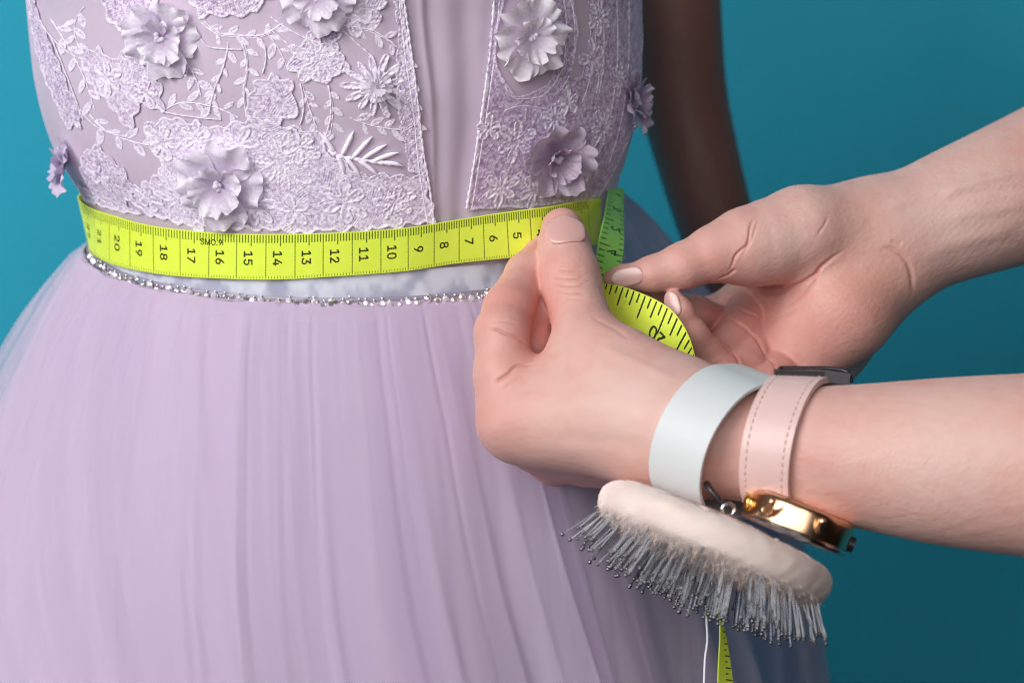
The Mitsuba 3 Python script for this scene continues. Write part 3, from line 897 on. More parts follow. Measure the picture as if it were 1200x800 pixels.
def hand_a(p):
    d = smin(limb(p, A_FORE, 'a'), limb(p, [(q + FW * .012, r * .88) for q, r in A_FORE[2:]], 'a2'), .006)
    palm = chain(p, [J(800, 502, .886, 58), J(612, 492, .913, 46)], .008)
    for js in ([J(800, 508, .897, 58), J(632, 506, .930, 46)], [J(810, 520, .908, 48), J(652, 526, .945, 38)], [J(800, 508, .890, 50), J(690, 425, .911, 40)], [J(690, 440, .910, 36), J(628, 472, .914, 40)],
               [J(720, 480, .900, 50), J(640, 485, .912, 46)], [J(730, 429, .905, 42), J(790, 464, .893, 42)]):
        palm = smin(palm, chain(p, js, .008), .010)
    d = smin(d, palm, .014)
    thumb = chain(p, [J(700, 428, .911, 41), J(690, 405, .916, 38), J(669, 335, .934, 33), J(667, 318, .937, 32.5), J(661, 288, .943, 28.5), J(659, 268, .948, 24.5)], .004)
    index = chain(p, [J(604, 494, .914, 43), J(590, 440, .914, 34), J(588, 390, .918, 31), J(596, 362, .926, 29), J(619, 322, .946, 26), J(648, 285, .968, 22)], .003)
    mid = chain(p, [J(628, 505, .936, 36), J(624, 404, .931, 24), J(634, 352, .943, 22), J(660, 300, .970, 20)], .003)
    ring = chain(p, [J(640, 520, .95, 36), J(622, 440, .958, 28), J(668, 430, .965, 26), J(690, 480, .952, 24)], .004)
    little = chain(p, [J(655, 538, .948, 31), J(640, 500, .965, 25), J(680, 480, .965, 22), J(700, 500, .95, 20)], .004)
    heel = chain(p, [J(690, 545, .938, 26), J(765, 545, .915, 30)], .004)
    out = None
    for q, k in ((thumb, .010), (index, .007), (mid, .005), (ring, .005), (little, .004), (heel, .003)):
        e = smin(d, q, k)
        out = e if out is None else smin(out, e, .0012)
    # the fleshy wrinkle hollow between thumb and index finger stays open
    return out


lo = np.minimum.reduce([W(500, 800, .78), W(500, 200, .78), W(2200, 800, .78), W(500, 800, 1.03), W(500, 200, 1.03)]) + [0, 0, .02]
hi = np.maximum.reduce([W(1900, 200, .8), W(1200, 200, 1.03), W(500, 200, 1.03)])
va, fa = polygonise(hand_a, np.array([-.045, .74, .97]), np.array([.34, 1.0, 1.20]), .00078)
crA = [  # thumb knuckle folds, index finger folds, wrist folds
    ([(640, 318), (655, 322), (675, 322), (694, 317)], .0006, .00035, .25), ([(642, 326), (660, 331), (680, 330), (696, 326)], .0006, .0004, .3), ([(645, 336), (662, 339), (684, 337)], .0006, .00025, .2),
    ([(648, 311), (668, 313), (688, 309)], .0006, .00022, .15), ([(655, 345), (675, 346), (690, 343)], .0006, .00018, .1),
    ([(566, 381), (580, 383), (597, 387), (612, 393), (624, 402)], .0006, .0006, .5), ([(570, 374), (592, 372), (614, 378)], .0006, .0002, .15),
    ([(574, 446), (588, 437), (602, 428), (614, 422), (628, 421)], .0007, .0007, .6), ([(584, 452), (600, 440), (616, 433)], .0006, .0003, .25),
    ([(690, 366), (706, 372), (722, 380), (740, 394)], .0012, .0003, .1)]
spA = [((660, 262, .947), .009, .35, RED), ((590, 350, .92), .011, .55, RED), ((602, 402, .917), .010, .8, RED), ((606, 432, .912), .009, .6, RED), ((618, 300, .95), .010, .4, RED), ((668, 325, .93), .010, .25, RED), ((575, 480, .90), .018, .30, RED), ((632, 380, .925), .011, .85, RED), ((668, 320, .93), .008, .22, RED), ((640, 560, .95), .02, .5, RED),  # the reds inside the index finger paint warm shade over the skin tone
       ((715, 470, .875), .016, .6, PALE), ((1100, 560, .84), .03, .45, PALE), ((760, 470, .87), .018, .25, PALE), ((1000, 470, .85), .02, .2, RED)]  # pale spot on the back of the hand is a painted highlight
veA = [([(700, 400), (740, 420), (790, 440)], .0022, -.0004, 0), ([(640, 470), (700, 470), (760, 485)], .004, -.0005, 0), ([(640, 515), (700, 520), (760, 530)], .003, .0005, 0)]
va, fa, ca = finish_body(va, fa, crA, spA, veA, bumps=[((572, 500), .008, .0012), ((700, 425), .010, .0010)])

B_FORE = [J(1900, -60, 1.10, 150), J(1560, 70, 1.06, 125), J(1215, 216, 1.005, 86), J(1130, 248, .994, 77), J(1062, 274, .990, 70), J(1010, 288, .989, 66)]


def hand_b(p):
    d = smin(limb(p, B_FORE, 'b'), limb(p, [(q + FW * .010, r * .86) for q, r in B_FORE[2:]], 'b2'), .006)
    palm = chain(p, [J(1030, 292, .992, 62), J(938, 335, 1.000, 54), J(888, 360, 1.016, 42)], .01)
    for js in ([J(1015, 268, .984, 50), J(940, 272, .972, 46), J(885, 288, .966, 42)],         # ball of the thumb
               [J(1035, 318, .984, 46), J(985, 362, .978, 56), J(935, 415, .985, 48)],          # outer edge of the palm
               [J(1000, 345, .995, 60), J(930, 420, 1.0, 50)], [J(960, 400, 1.0, 55), J(905, 440, 1.0, 40)]):
        palm = smin(palm, chain(p, js, .01), .009)
    d = smin(d, palm, .012)
    thumb = chain(p, [J(892, 286, .966, 42), J(866, 290, .963, 37), J(838, 297, .960, 31.5), J(800, 312, .957, 25.5), J(765, 321, .956, 19.5), J(730, 325, .957, 12.5), J(714, 326, .9575, 8)], .004)
    palm = chain(p, [J(900, 366, 1.018, 34), J(832, 378, 1.016, 30)], .005)
    d = smin(d, palm, .006)
    index = chain(p, [J(880, 372, 1.0, 34), J(846, 418, .972, 23), J(832, 418, .962, 20), J(812, 392, .956, 17), J(797, 365, .954, 14.5), J(789, 350, .954, 11)], .003)
    mid = chain(p, [J(895, 395, 1.0, 33), J(872, 436, .966, 26), J(850, 440, .958, 22), J(826, 424, .968, 19), J(812, 400, .978, 15)], .003)
    mid = np.minimum(mid, chain(p, [J(850, 384, .998, 24), J(815, 366, .984, 19), J(764, 350, .974, 14), J(742, 344, .970, 10)], .003))
    ring = chain(p, [J(915, 420, .995, 34), J(905, 455, .960, 27), J(880, 462, .956, 23), J(850, 450, .965, 19)], .003)
    little = chain(p, [J(945, 440, .99, 30), J(940, 470, .962, 24), J(910, 480, .958, 20)], .003)
    out = None
    for q, k in ((thumb, .009), (index, .002), (mid, .002), (ring, .002), (little, .003)):
        e = smin(d, q, k)
        out = e if out is None else smin(out, e, .001)
    return out


vb, fb = polygonise(hand_b, np.array([.025, .86, 1.03]), np.array([.42, 1.08, 1.28]), .0008)
crB = [([(888, 246), (880, 268), (869, 295), (856, 324)], .0006, .0006, .5), ([(893, 252), (884, 278), (872, 306)], .0006, .0003, .3), ([(844, 332), (856, 328), (866, 318)], .0007, .0007, .6),
       ([(992, 296), (972, 312), (948, 328), (922, 341), (898, 345), (870, 340)], .0008, .0010, .7), ([(962, 318), (936, 344), (912, 358)], .0007, .0004, .4),
       ([(846, 368), (868, 374), (886, 386), (899, 408), (910, 434)], .0008, .0013, 1.0), ([(842, 398), (858, 404), (870, 420), (880, 442)], .0008, .0012, 1.0), ([(862, 356), (885, 364), (908, 369)], .0007, .0006, .6), ([(900, 372), (930, 362)], .0007, .0004, .4),
       ([(1036, 290), (1060, 302), (1072, 324), (1074, 350)], .0010, .0006, .3), ([(962, 280), (970, 262), (975, 250)], .0007, .0003, .2), ([(1046, 278), (1062, 290)], .0008, .0003, .15)]
spB = [((1030, 335, .965), .020, .55, np.array([.60, .29, .21])), ((985, 380, .96), .022, .40, RED), ((855, 385, .99), .024, .9, RED * .85), ((880, 430, .95), .02, .6, RED), ((760, 320, .955), .012, .35, RED), ((800, 385, .95), .012, .35, RED), ((850, 300, .95), .012, .25, RED),  # the strongest red paints the dark shade of the palm hollow
       ((920, 275, .95), .014, .45, PALE), ((1130, 250, .97), .03, .5, PALE), ((1090, 240, .97), .02, .2, np.array([.50, .40, .40]))]
veB = [([(1100, 225), (1140, 210), (1200, 200)], .0016, -.0008, 0), ([(1100, 235), (1150, 222), (1205, 218)], .0014, .0005, 0), ([(1110, 250), (1160, 250), (1210, 240)], .002, -.0004, 0), ([(1030, 245), (1080, 225), (1130, 205)], .002, -.0005, 0), ([(1085, 300), (1140, 285), (1200, 270)], .003, -.0005, 0)]
vb, fb, cb = finish_body(vb, fb, crB, spB, veB)
put('person_001__arm', trimesh.Trimesh(va, fa, process=False), 'mat_skin', True, color=ca)
put('person_001__arm', trimesh.Trimesh(vb, fb, process=False), 'mat_skin', True, color=cb)
tag('person_001', 'dressmaker reaching in from the right, pinching the yellow tape with both hands', 'person')
labels['person_001__arm'] = {'label': 'near arm with watch and pincushion, thumb pressing on the tape'}
labels['person_001__arm_001'] = {'label': 'farther bare arm with open palm, thumb and finger holding the tape'}


def dirw(a, b):
    return W(*b) - W(*a)


put('person_001__arm__fingernail', nail_mesh(va, fa, (660, 263), dirw((664, 290, .94), (659, 255, .945)), .0132, .0138, rise=.0003), 'mat_nail', True)
labels['person_001__arm__fingernail'] = {'label': 'pale pink nail of the upright thumb'}
put('person_001__arm_001__fingernail', nail_mesh(vb, fb, (731, 322), dirw((760, 318, .956), (715, 326, .956)), .0120, .0066, rise=.0003), 'mat_nail', True)
put('person_001__arm_001__fingernail', nail_mesh(vb, fb, (783, 353), dirw((795, 372, .955), (784, 345, .955)), .0095, .0058, rise=.0003), 'mat_nail', True)


# ------------------------------------------------------------------ measuring tape
def ribbon(rows, n, across=9):
    """rows (uA, vA, dA, uB, vB, dB): one long edge and the other -> smooth point grid (n, across, 3)"""
    r = np.array(rows, float)
    a, b = W(r[:, 0], r[:, 1], r[:, 2]), W(r[:, 3], r[:, 4], r[:, 5])
    m = (a + b) / 2
    s = np.concatenate([[0], np.cumsum(np.linalg.norm(np.diff(m, axis=0), axis=1))])
    q = np.linspace(0, s[-1], n)
    A, B = CubicSpline(s, a)(q), CubicSpline(s, b)(q)
    w = np.linspace(0, 1, across)[None, :, None]
    return A[:, None] * (1 - w) + B[:, None] * w, q, s


def on_strip(P, q, s, w, lift):
    side = -1.0 if P is not globals().get('PG') else 1.0
    """point at length s and breadth w (0..1) of a strip, lifted off its outer face"""
    k = P.shape[1]
    i = np.clip(np.interp(s, q, np.arange(len(q))), 0, len(q) - 1.001)
    j = np.clip(w, 0, 1) * (k - 1)
    i0, j0 = i.astype(int), np.clip(j.astype(int), 0, k - 2)
    a, b = (i - i0)[:, None], (j - j0)[:, None]
    A = P[i0, j0] * (1 - a) * (1 - b) + P[i0 + 1, j0] * a * (1 - b) + P[i0, j0 + 1] * (1 - a) * b + P[i0 + 1, j0 + 1] * a * b
    n = np.cross(P[i0 + 1, j0] - P[i0, j0], P[i0, j0 + 1] - P[i0, j0])
    n /= np.linalg.norm(n, axis=1, keepdims=True)
    return A + side * n * np.broadcast_to(lift, len(A))[:, None]


def front_d(u, v, off):
    t, z = body_hit(u, v)
    return proj(body(t, z, off))[2]


# front run, from behind the left side of the waist to the pinch (upper edge, lower edge)
top = [(103, 241), (108, 242.5), (120, 246), (140, 252), (165, 259.5), (200, 266), (250, 271), (330, 273), (400, 271), (470, 266), (540, 257), (585, 250), (615, 246), (640, 243), (668, 238), (690, 234), (704, 232)]
bot = [(104, 287), (110, 293), (122, 300), (142, 309), (167, 315), (202, 320.5), (250, 324), (330, 325.5), (400, 321.5), (470, 316), (540, 308), (588, 303), (618, 300), (644, 297), (674, 292), (694, 288), (706, 284)]
A3, B3, u_of = [], [], []
ta, za = body_hit(112, 243)
tb, zb = body_hit(113, 294)
for tt in (-2.7, -2.35, -2.0, -1.78, -1.6, -1.47):
    up_, dn_ = body(np.array(tt), np.array(float(za) + .0006 * (tt + 1.4)), .0022), body(np.array(tt), np.array(float(zb) + .0006 * (tt + 1.4)), .0024)
    A3.append(up_)
    B3.append(dn_)
    u_of.append(float(proj(up_)[0] + proj(dn_)[0]) / 2 if tt > -1.5 else 60 + 10 * tt)
for (a, b), (c, e) in zip(top, bot):
    if a < 119:
        continue
    da, db = float(front_d(a, b, .0030)), float(front_d(c, e, .0034))
    lift = np.interp(a, [560, 640, 680, 704], [0, .012, .014, .008])
    if a < 500:
        A3.append(body(*body_hit(a, b), .0026))
        B3.append(body(*body_hit(c, e), .0030))
    else:
        A3.append(W(a, b, da - lift))
        B3.append(W(c, e, db - lift))
    u_of.append((a + c) / 2)
A3, B3, u_of = np.array(A3), np.array(B3), np.array(u_of)
key_s = np.concatenate([[0], np.cumsum(np.linalg.norm(np.diff((A3 + B3) / 2, axis=0), axis=1))])
qF = np.linspace(0, key_s[-1], 900)
wF = np.linspace(0, 1, 9)[None, :, None]
PF = PchipInterpolator(key_s, A3)(qF)[:, None] * (1 - wF) + PchipInterpolator(key_s, B3)(qF)[:, None] * wF


def s_at(u):
    return np.interp(u, u_of, key_s)


put('measuring_tape__band', shell(PF, .0004), 'mat_tape', 40)
tag('measuring_tape', 'yellow green measuring tape drawn round the waist of the dress', 'measuring tape')
labels['measuring_tape__band'] = {'label': 'stretch lying round the waist, numbered 22 down to 4'}


def strokes(P, q, items, key, m, lift=.00013):
    """flat printed strokes: (s0, s1, w0, w1) quads laid on a strip"""
    v, f = [], []
    for s0, s1, w0, w1 in items:
        k = 4
        for a in np.linspace(0, 1, k):
            for s in (s0, s1):
                v.append((s, w0 + (w1 - w0) * a))
        b = len(v) - 2 * k
        for i in range(k - 1):
            f += [[b + 2 * i, b + 2 * i + 1, b + 2 * i + 3], [b + 2 * i, b + 2 * i + 3, b + 2 * i + 2]]
    v = np.array(v)
    return put(key, trimesh.Trimesh(on_strip(P, q, v[:, 0], v[:, 1], lift), np.array(f), process=False), m, False)


def numeral(P, q, text, s, w, h, breadth, key, m='mat_print', rot='down', lift=.00013, squeeze=1.0):
    """lettering laid on a strip, its middle at (s, w); rot 'down': turned a quarter clockwise"""
    t = meshkit.text_mesh(text, h, .00004, True)
    v = np.array(t.vertices)
    v[:, :2] -= (v[:, :2].max(0) + v[:, :2].min(0)) / 2
    x, y = v[:, 0], v[:, 1]
    ds, dw = {'down': (y, x), 'flip': (-x, y), 'up': (-y, -x), 'on': (x, -y)}[rot]
    ss, ww = s + ds * squeeze, w + dw / breadth
    vv = on_strip(P, q, ss, ww, lift + v[:, 2])
    return put(key, trimesh.Trimesh(vv, t.faces, process=False), m, False)


lines = {22: 108, 21: 119.5, 20: 137, 19: 160, 18: 187, 17: 217.5, 16: 249.5, 15: 282, 14: 315, 13: 348, 12: 380, 11: 413, 10: 445.5, 9: 477, 8: 508, 7: 538, 6: 567, 5: 595, 4: 622, 3: 648, 2: 672, 1: 690}
items, pale = [], []
ls = {n: float(s_at(u)) for n, u in lines.items()}
for n, s in ls.items():
    items.append((s - .00016, s + .00016, .03, .97))
    if n - 1 in ls:
        step = (ls[n - 1] - s) / 10
        for k in range(10):
            x = s + k * step
            pale.append((x - .00023, x + .00023, .015, .19 if k != 5 else .26))
            pale.append((x - .00012, x + .00012, .925, .985))
strokes(PF, qF, items, 'measuring_tape__band__centimetre_lines', 'mat_print_pale')
strokes(PF, qF, pale, 'measuring_tape__band__millimetre_ticks', 'mat_print_pale')
labels['measuring_tape__band__millimetre_ticks'] = {'kind': 'stuff'}
labels['measuring_tape__band__centimetre_lines'] = {'kind': 'stuff'}
strokes(PF, qF, [(ls[22], ls[4], .20, .212), (ls[22], ls[4], .012, .028)], 'measuring_tape__band__edge_lines', 'mat_print_pale', .00010)
for n in range(22, 2, -1):
    cell = ls[n - 1] - ls[n] if n - 1 in ls else .008
    numeral(PF, qF, str(n), ls[n] + cell * .40, .53, .0033, .0165, 'measuring_tape__band__numeral', squeeze=min(1, cell / .0098))
numeral(PF, qF, 'SMO.9', float(s_at(252)), .205, .0021, .0165, 'measuring_tape__band__lettering', rot='on')

# the tape's other side, coming down from behind the right side of the waist to the fingers
rows = [(706, 236, 1.02, 729, 222, 1.05), (712, 222, 1.000, 731, 226, 1.012), (712, 232, .987, 731, 240, 1.000), (709, 252, .976, 731, 262, .988), (703, 278, .966, 731, 288, .976), (699, 300, .960, 728, 310, .968), (699, 316, .957, 724, 326, .962), (703, 328, .956, 722, 336, .9585)]
PG, qG, _ = ribbon(rows, 200)
mg = shell(PG[:, ::-1], .0004)
put('measuring_tape__green_side', mg, 'mat_tape_back', 40)
labels['measuring_tape__green_side'] = {'label': 'green reverse of the tape running down to the finger tips'}
L = qG[-1]
items = []
for k in range(26):
    x = L * (.12 + .034 * k)
    items.append((x - .0003, x + .0003, .03, .46 if k % 5 == 0 else .28))
    items.append((x - .0003, x + .0003, .97, .80))
strokes(PG, qG, items, 'measuring_tape__green_side__tick_marks', 'mat_print')
labels['measuring_tape__green_side__tick_marks'] = {'kind': 'stuff'}
for k, tx in enumerate(['4', '3', '2', '4']):
    numeral(PG, qG, tx, L * (.38 + .15 * k), .58, .0036, .0085, 'measuring_tape__green_side__numeral', rot='on')

# the loop from the fingers round behind the near hand, with inch marks
rows = [(698, 326, .962, 690, 342, .962), (705, 331, .957, 700, 352, .957), (722, 334, .951, 712, 366, .953), (745, 341, .946, 730, 384, .948), (770, 352, .941, 750, 402, .944), (793, 370, .937, 770, 424, .942), (808, 396, .936, 782, 440, .943), (815, 422, .938, 790, 458, .946), (818, 455, .945, 796, 480, .954), (822, 520, .955, 806, 530, .962), (832, 620, .958, 818, 624, .960), (840, 690, .958, 836, 694, .958), (843, 738, .957, 848.5, 738, .959), (841.5, 775, .956, 855.5, 777, .960), (840, 830, .956, 861, 832, .962), (838, 1000, .956, 866, 1002, .966)]
PL, qL, sL = ribbon(rows, 600)
ml = shell(PL, .0004)
put('measuring_tape__free_end', ml, 'mat_tape', 40)
labels['measuring_tape__free_end'] = {'label': 'loose end looping from the fingers and hanging below the pincushion'}
items = []
x, k = sL[1] + .0005, 0
while x < sL[7]:
    items.append((x - .00034, x + .00034, .02, .58 if k % 4 == 0 else .40 if k % 2 == 0 else .26))
    x += .0025
    k += 1
strokes(PL, qL, items, 'measuring_tape__free_end__tick_marks', 'mat_print')
items = [(sL[12] - .006 + k * .0022 - .00024, sL[12] - .006 + k * .0022 + .00024, .5, .95 if k % 2 else .72) for k in range(16)]
strokes(PL, qL, items, 'measuring_tape__free_end__tick_marks', 'mat_print', -.00056)
labels['measuring_tape__free_end__tick_marks_001'] = {'kind': 'stuff'}
labels['measuring_tape__free_end__tick_marks'] = {'kind': 'stuff'}
numeral(PL, qL, '20', (sL[4] + sL[5]) / 2 + .0005, .62, .0044, .017, 'measuring_tape__free_end__numeral', rot='flip')

# ------------------------------------------------------------------ things on the near wrist


def wrist_wrap(path, half, thick, gap, nphi=90, nw=11, phi0=0, phi1=2 * np.pi, stiff=.5):
    """band round the near arm: PATH gives measured (u, v, d) of the ring centre and two points that set its plane; the band is dropped onto the skin"""
    c, ax = path
    ax = ax / np.linalg.norm(ax)
    e1 = UP - ax * (UP @ ax)
    e1 /= np.linalg.norm(e1)
    e2 = np.cross(ax, e1)
    ph = np.linspace(phi0, phi1, nphi)
    w = np.linspace(-half, half, nw)
    PH, WW = np.meshgrid(ph, w, indexing='ij')
    dirs = np.cos(PH)[..., None] * e1 + np.sin(PH)[..., None] * e2
    o = c + ax * WW[..., None]
    rad = np.full(PH.shape, .055)
    for _ in range(40):
        q = (o + dirs * rad[..., None]).reshape(-1, 3)
        rad -= .8 * (hand_a(q).reshape(PH.shape) - gap)
    # a stiff band bridges hollows: even it out across and around
    rad = rad.max(1, keepdims=True) * stiff + rad * (1 - stiff)
    r2 = rad.mean(1)
    for _ in range(6):
        r2 = np.maximum(r2, (np.roll(r2, 1) + np.roll(r2, -1)) / 2) if phi1 - phi0 > 6.2 else r2
    rad = rad + (r2 - rad.mean(1))[:, None] * .6
    P = o + dirs * rad[..., None]
    return P, e1, e2


# pale slap band of the pincushion
axA = W(905, 522, .881) - W(775, 500, .888)
axP = W(905, 540, .877) - W(775, 495, .886) - FW * .0
cP = W(868, 510, .891)
PB, e1, e2 = wrist_wrap((cP, axP + UP * -.003 - FW * .018), .0099, .0016, .0016, stiff=.85)
put('wrist_pincushion__strap', shell(PB, .0012) if (np.cross(PB[1, 0] - PB[0, 0], PB[0, 1] - PB[0, 0]) @ (PB[0, 0] - cP)) < 0 else shell(PB[:, ::-1], .0012), 'mat_band_grey', 40)
tag('wrist_pincushion', 'cream wrist pincushion on a pale grey band under the near wrist', 'pincushion')
labels['wrist_pincushion__strap'] = {'label': 'pale grey band round the wrist'}

# cushion: a low dome, seen nearly edge on
ctr = W(845, 617, .872)
zdir = -UP * .91 - RT * .40 - FW * .10       # the dome faces down
FR = frame(zdir, RT)
RC = .0398
prof = [(0, -.001)] + [(RC - .004, -.001)] + [(RC - .004 + .006 * math.sin(a), .005 - .006 * math.cos(a)) for a in np.linspace(.1, 1.5, 8)] + [(RC + .002, .0066), (RC + .0015, .0085)]
prof += [(RC * math.cos(a) + .0012, .0085 + .0075 * math.sin(a) ** .9) for a in np.linspace(.08, 1.57, 26)]
prof[-1] = (0, .016)
dense = []
for a, b in zip(prof[:-1], prof[1:]):
    k = max(1, int(math.hypot(a[0] - b[0], a[1] - b[1]) / .0012))
    dense += [(a[0] + (b[0] - a[0]) * i / k, a[1] + (b[1] - a[1]) * i / k) for i in range(k)]
dense.append(prof[-1])
m = lathe(dense, 180)
vv = np.array(m.vertices)
nn = vnormals(vv, m.faces)
if (nn[len(nn) // 2:].mean(0))[2] < 0:
    m.invert()
    nn = -nn
vv = vv + nn * ((meshkit.fbm(vv * 320, 3, 4) - .5) * .0009 + (meshkit.fbm(vv * 75, 2, 9) - .5) * .0010)[:, None]
m.vertices = vv
put('wrist_pincushion__cushion', placed(m, FR, ctr), 'mat_cushion', True)
labels['wrist_pincushion__cushion'] = {'label': 'cream domed cushion stuck full of pins'}
# seam gathers where the cloth is drawn over the base
ms = []
for k in range(26):
    a = 2 * np.pi * k / 26 + rng.uniform(-.08, .08)
    r0, r1 = RC - .016 + rng.uniform(-.003, .003), RC - .004
    ms.append(tube(ctr + np.array([[r * math.cos(a + .04 * i), r * math.sin(a + .04 * i), -.0012] for i, r in enumerate(np.linspace(r0, r1, 5))]) @ FR.T, np.array([.0003, .0007, .0009, .0007, .0002]), 6))
put('wrist_pincushion__gathers', cat(ms), 'mat_cushion', True)
base = lathe([(0, -.0032), (.019, -.0032), (.0205, -.0026), (.0205, -.0012), (.0, -.0012)], 40)
put('wrist_pincushion__base_plate', placed(base, FR, ctr), 'mat_leather', 40)
# eyelet on the band's lower edge
ring = trimesh.creation.torus(.0021, .0006, 24, 10)
put('wrist_pincushion__eyelet', placed(ring, frame(-FW + RT * .2), W(853, 597, .858)), 'mat_steel', True)
tb = tube(spline(np.array([W(828, 566, .862), W(836, 578, .859), W(845, 588, .859), W(851, 592, .859)]), 12), .0011, 8)
put('wrist_pincushion__cord_loop', tb, 'mat_black', True)

# plush pile between the pins
ms = []
for k in range(3200):
    a, rr = rng.uniform(0, 2 * np.pi), RC * math.sqrt(rng.uniform(0.02, 1.0))
    c = math.sqrt(max(0, 1 - (rr / RC) ** 2))
    o = np.array([rr * math.cos(a), rr * math.sin(a), .0085 + .0075 * c ** .9 - .0006])
    n_ = np.array([math.cos(a) * rr / RC * .9, math.sin(a) * rr / RC * .9, .7]) + rng.normal(0, .35, 3)
    n_ /= np.linalg.norm(n_)
    l = rng.uniform(.0012, .0031)
    b = rng.normal(0, .0007, 3)
    ms.append(tube(ctr + np.array([o, o + n_ * l * .5 + b * .4, o + n_ * l + b]) @ FR.T, np.array([.00016, .00013, .00004]), 3, False))
put('wrist_pincushion__plush_pile', cat(ms), 'mat_cushion', True)
labels['wrist_pincushion__plush_pile'] = {'kind': 'stuff'}

# pins
shaft = trimesh.creation.cylinder(.00026, 1.0, sections=6)
shaft.apply_translation([0, 0, .5])
heads = []
for L_, hr in ((.0192, .00068), (.0178, .0006), (.0205, .00075)):
    s = shaft.copy()
    s.apply_scale([1, 1, L_])
    h = trimesh.creation.icosphere(1, hr)
    h.apply_translation([0, 0, L_])
    heads.append(mikit.ply(cat([s, h]), 'mat_pin', 30))
npin = 0
while npin < 296:
    a, rr = rng.uniform(0, 2 * np.pi), RC * math.sqrt(rng.uniform(0, .98))
    c = math.sqrt(max(0, 1 - (rr / RC) ** 2))
    hh = .0085 + .0075 * c ** .9
    nl = np.array([math.cos(a) * rr / RC * .75, math.sin(a) * rr / RC * .36, .85])
    nl = nl + rng.normal(0, .085, 3)
    # pins lean with the way the wearer pushes them in: towards the hand on its side
    nl = FR @ nl
    nl = nl / np.linalg.norm(nl) - UP * .35
    p = ctr + FR @ np.array([rr * math.cos(a), rr * math.sin(a), hh])
    nl /= np.linalg.norm(nl)
    M = np.eye(4)
    M[:3, :3] = frame(nl, RT)
    M[:3, 3] = p - nl * rng.uniform(.004, .009)
    k = 'pin' + (f'_{npin:03d}' if npin else '')
    scene[k] = {**heads[npin % 3], 'to_world': T(M)}
    tag(k, 'thin steel pin with a small round head stuck in the cream wrist pincushion', 'pin', 'pins stuck in the wrist pincushion')
    npin += 1

# wrist watch
cW = W(938, 523, .891)
axW = axA + UP * .0 - FW * .010
PW, e1, e2 = wrist_wrap((cW, axW), .0085, .002, .0028)
outer = (np.cross(PW[1, 0] - PW[0, 0], PW[0, 1] - PW[0, 0]) @ (PW[0, 0] - cW)) < 0
PWo = PW if outer else PW[:, ::-1]
put('wristwatch__strap', shell(PWo, .0021), 'mat_leather', 40)
tag('wristwatch', 'rose gold wristwatch on a pink leather strap, its case turned under the near wrist', 'wristwatch')
labels['wristwatch__strap'] = {'label': 'stitched pink leather strap'}
for j in (1, -2):
    row = PW[:, j] * .72 + PW[:, j + (1 if j > 0 else -1) * 1] * .28
    n_ = row - cW
    n_ -= np.outer(n_ @ (axW / np.linalg.norm(axW)), axW / np.linalg.norm(axW))
    n_ /= np.linalg.norm(n_, axis=1, keepdims=True)
    s = np.linspace(0, 89, 640)
    rr = np.stack([np.interp(s, np.arange(90), row[:, k]) for k in range(3)], 1)
    nr = np.stack([np.interp(s, np.arange(90), n_[:, k]) for k in range(3)], 1)
    ms = [tube(rr[i:i + 5] + nr[i:i + 5] * np.array([-.0001, .00015, .00022, .00015, -.0001])[:, None], .00024, 5) for i in range(0, 634, 7)]
    put('wristwatch__stitching', cat(ms), 'mat_stitch', True)
# case: a round disc whose face looks down and out
cc = W(935, 613, .866)
zc = -UP * .92 - RT * .36 - FW * .03
FC = frame(zc, RT)
R_ = .0182
case = lathe([(0, -.0068), (R_ * .8, -.0068), (R_ * .95, -.0058), (R_, -.0042), (R_, .0022), (R_ * .985, .0030), (R_ * .95, .0033), (R_ * .93, .0042), (R_ * .86, .0046), (R_ * .82, .0036), (0, .0034)], 72)
put('wristwatch__case', placed(case, FC, cc), 'mat_gold', 35)
labels['wristwatch__case'] = {'label': 'polished rose gold case'}
rim = lathe([(R_ * .99, .0026), (R_ * 1.035, .0030), (R_ * 1.045, .0036), (R_ * 1.02, .0044), (R_ * .95, .0050), (R_ * .88, .0049), (R_ * .88, .0030), (R_ * .99, .0026)], 72)
put('wristwatch__bezel', placed(rim, FC, cc), 'mat_steel', 35)
put('wristwatch__dial', placed(lathe([(0, .0037), (R_ * .86, .0037), (R_ * .86, .0040), (0, .0040)], 48), FC, cc), 'mat_dial', 35)
gl = lathe([(0, .0053), (R_ * .5, .0052), (R_ * .87, .0049)], 48)
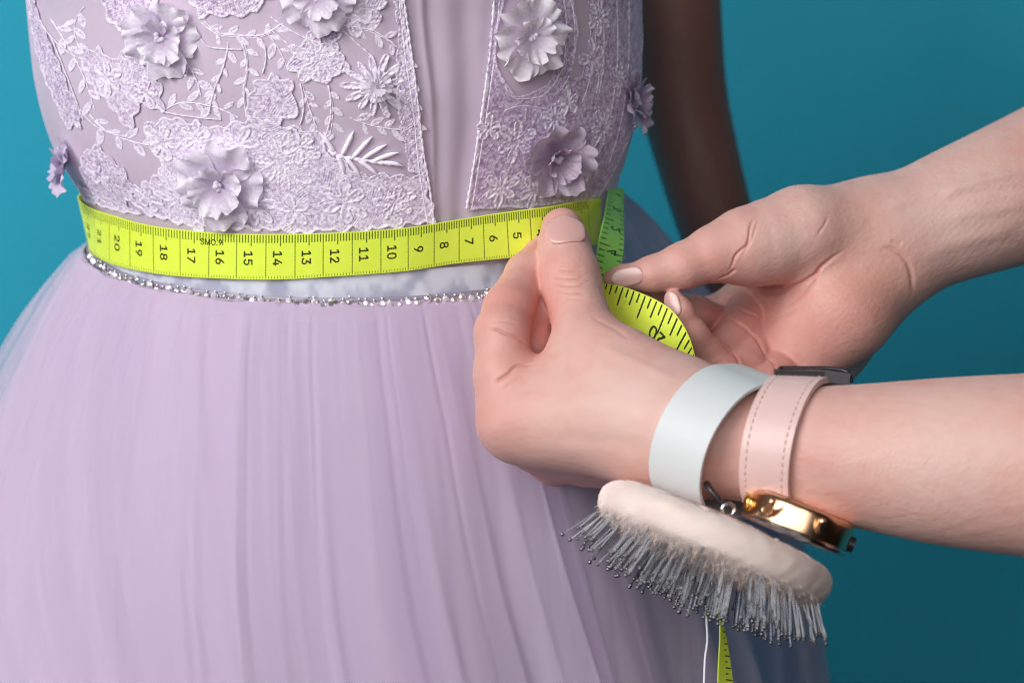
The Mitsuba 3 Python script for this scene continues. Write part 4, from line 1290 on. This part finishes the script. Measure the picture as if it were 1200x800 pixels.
put('wristwatch__crystal', placed(gl, FC, cc), 'mat_glass', True)
cr = trimesh.creation.cylinder(.0026, .004, sections=20)
put('wristwatch__crown', placed(cr, frame(FC[:, 0]), cc + FC[:, 0] * (R_ - .0002)), 'mat_black', 40)
for sx in (-1, 1):
    for sw in (-1, 1):
        a0 = cc + FC[:, 1] * (sx * R_ * .82) + FC[:, 0] * (sw * .0088 - .004)
        pts = spline(np.array([a0, a0 + FC[:, 1] * sx * .004 - FC[:, 2] * .002, a0 + FC[:, 1] * sx * .0055 - FC[:, 2] * .0042]), 10)
        put('wristwatch__lug', tube(pts, np.linspace(.0018, .0012, 10), 10), 'mat_gold', True)
# ornate yellow gold links at the side towards the hand
for k in range(5):
    a = 2.70 + k * .17
    q = cc + FC @ np.array([math.cos(a) * (R_ + .0004), -math.sin(a) * (R_ + .0004), -.0005])
    tr = trimesh.creation.torus(.0022, .0008, 18, 9)
    put('wristwatch__ornament', placed(tr, frame(FC @ np.array([math.cos(a), -math.sin(a), .15])), q), 'mat_gold_yellow', True)
# buckle on top of the wrist
qb = W(938, 440, .892)
bf = frame(UP * 1.0 - FW * .1, RT)
bar = trimesh.creation.box([.0165, .006, .0022])
put('wristwatch__keeper', placed(bar, bf, W(936, 437, .882)), 'mat_black', False)
blob = trimesh.creation.box([.009, .008, .004])
blob = trimesh.Trimesh(*trimesh.remesh.subdivide(blob.vertices, blob.faces))
put('wristwatch__strap_end', placed(blob, frame(UP + RT * .15, RT), W(979, 442, .884)), 'mat_black', False)
br = tube(spline(np.array([W(912, 437, .881), W(916, 431, .886), W(960, 431, .886), W(994, 436, .884), W(998, 447, .881)]), 24), .0007, 8)
put('wristwatch__buckle', br, 'mat_black', True)

# loose white thread hanging under the pincushion
pts = spline(np.array([W(826, 690, .905), W(828, 725, .906), W(829, 748, .906), W(826, 775, .906), W(825, 810, .907), W(827, 900, .907)]), 60)
put('thread', tube(pts, .00042, 6), 'mat_thread', True)
tag('thread', 'loose white thread hanging from the pincushion beside the tape end', 'thread')
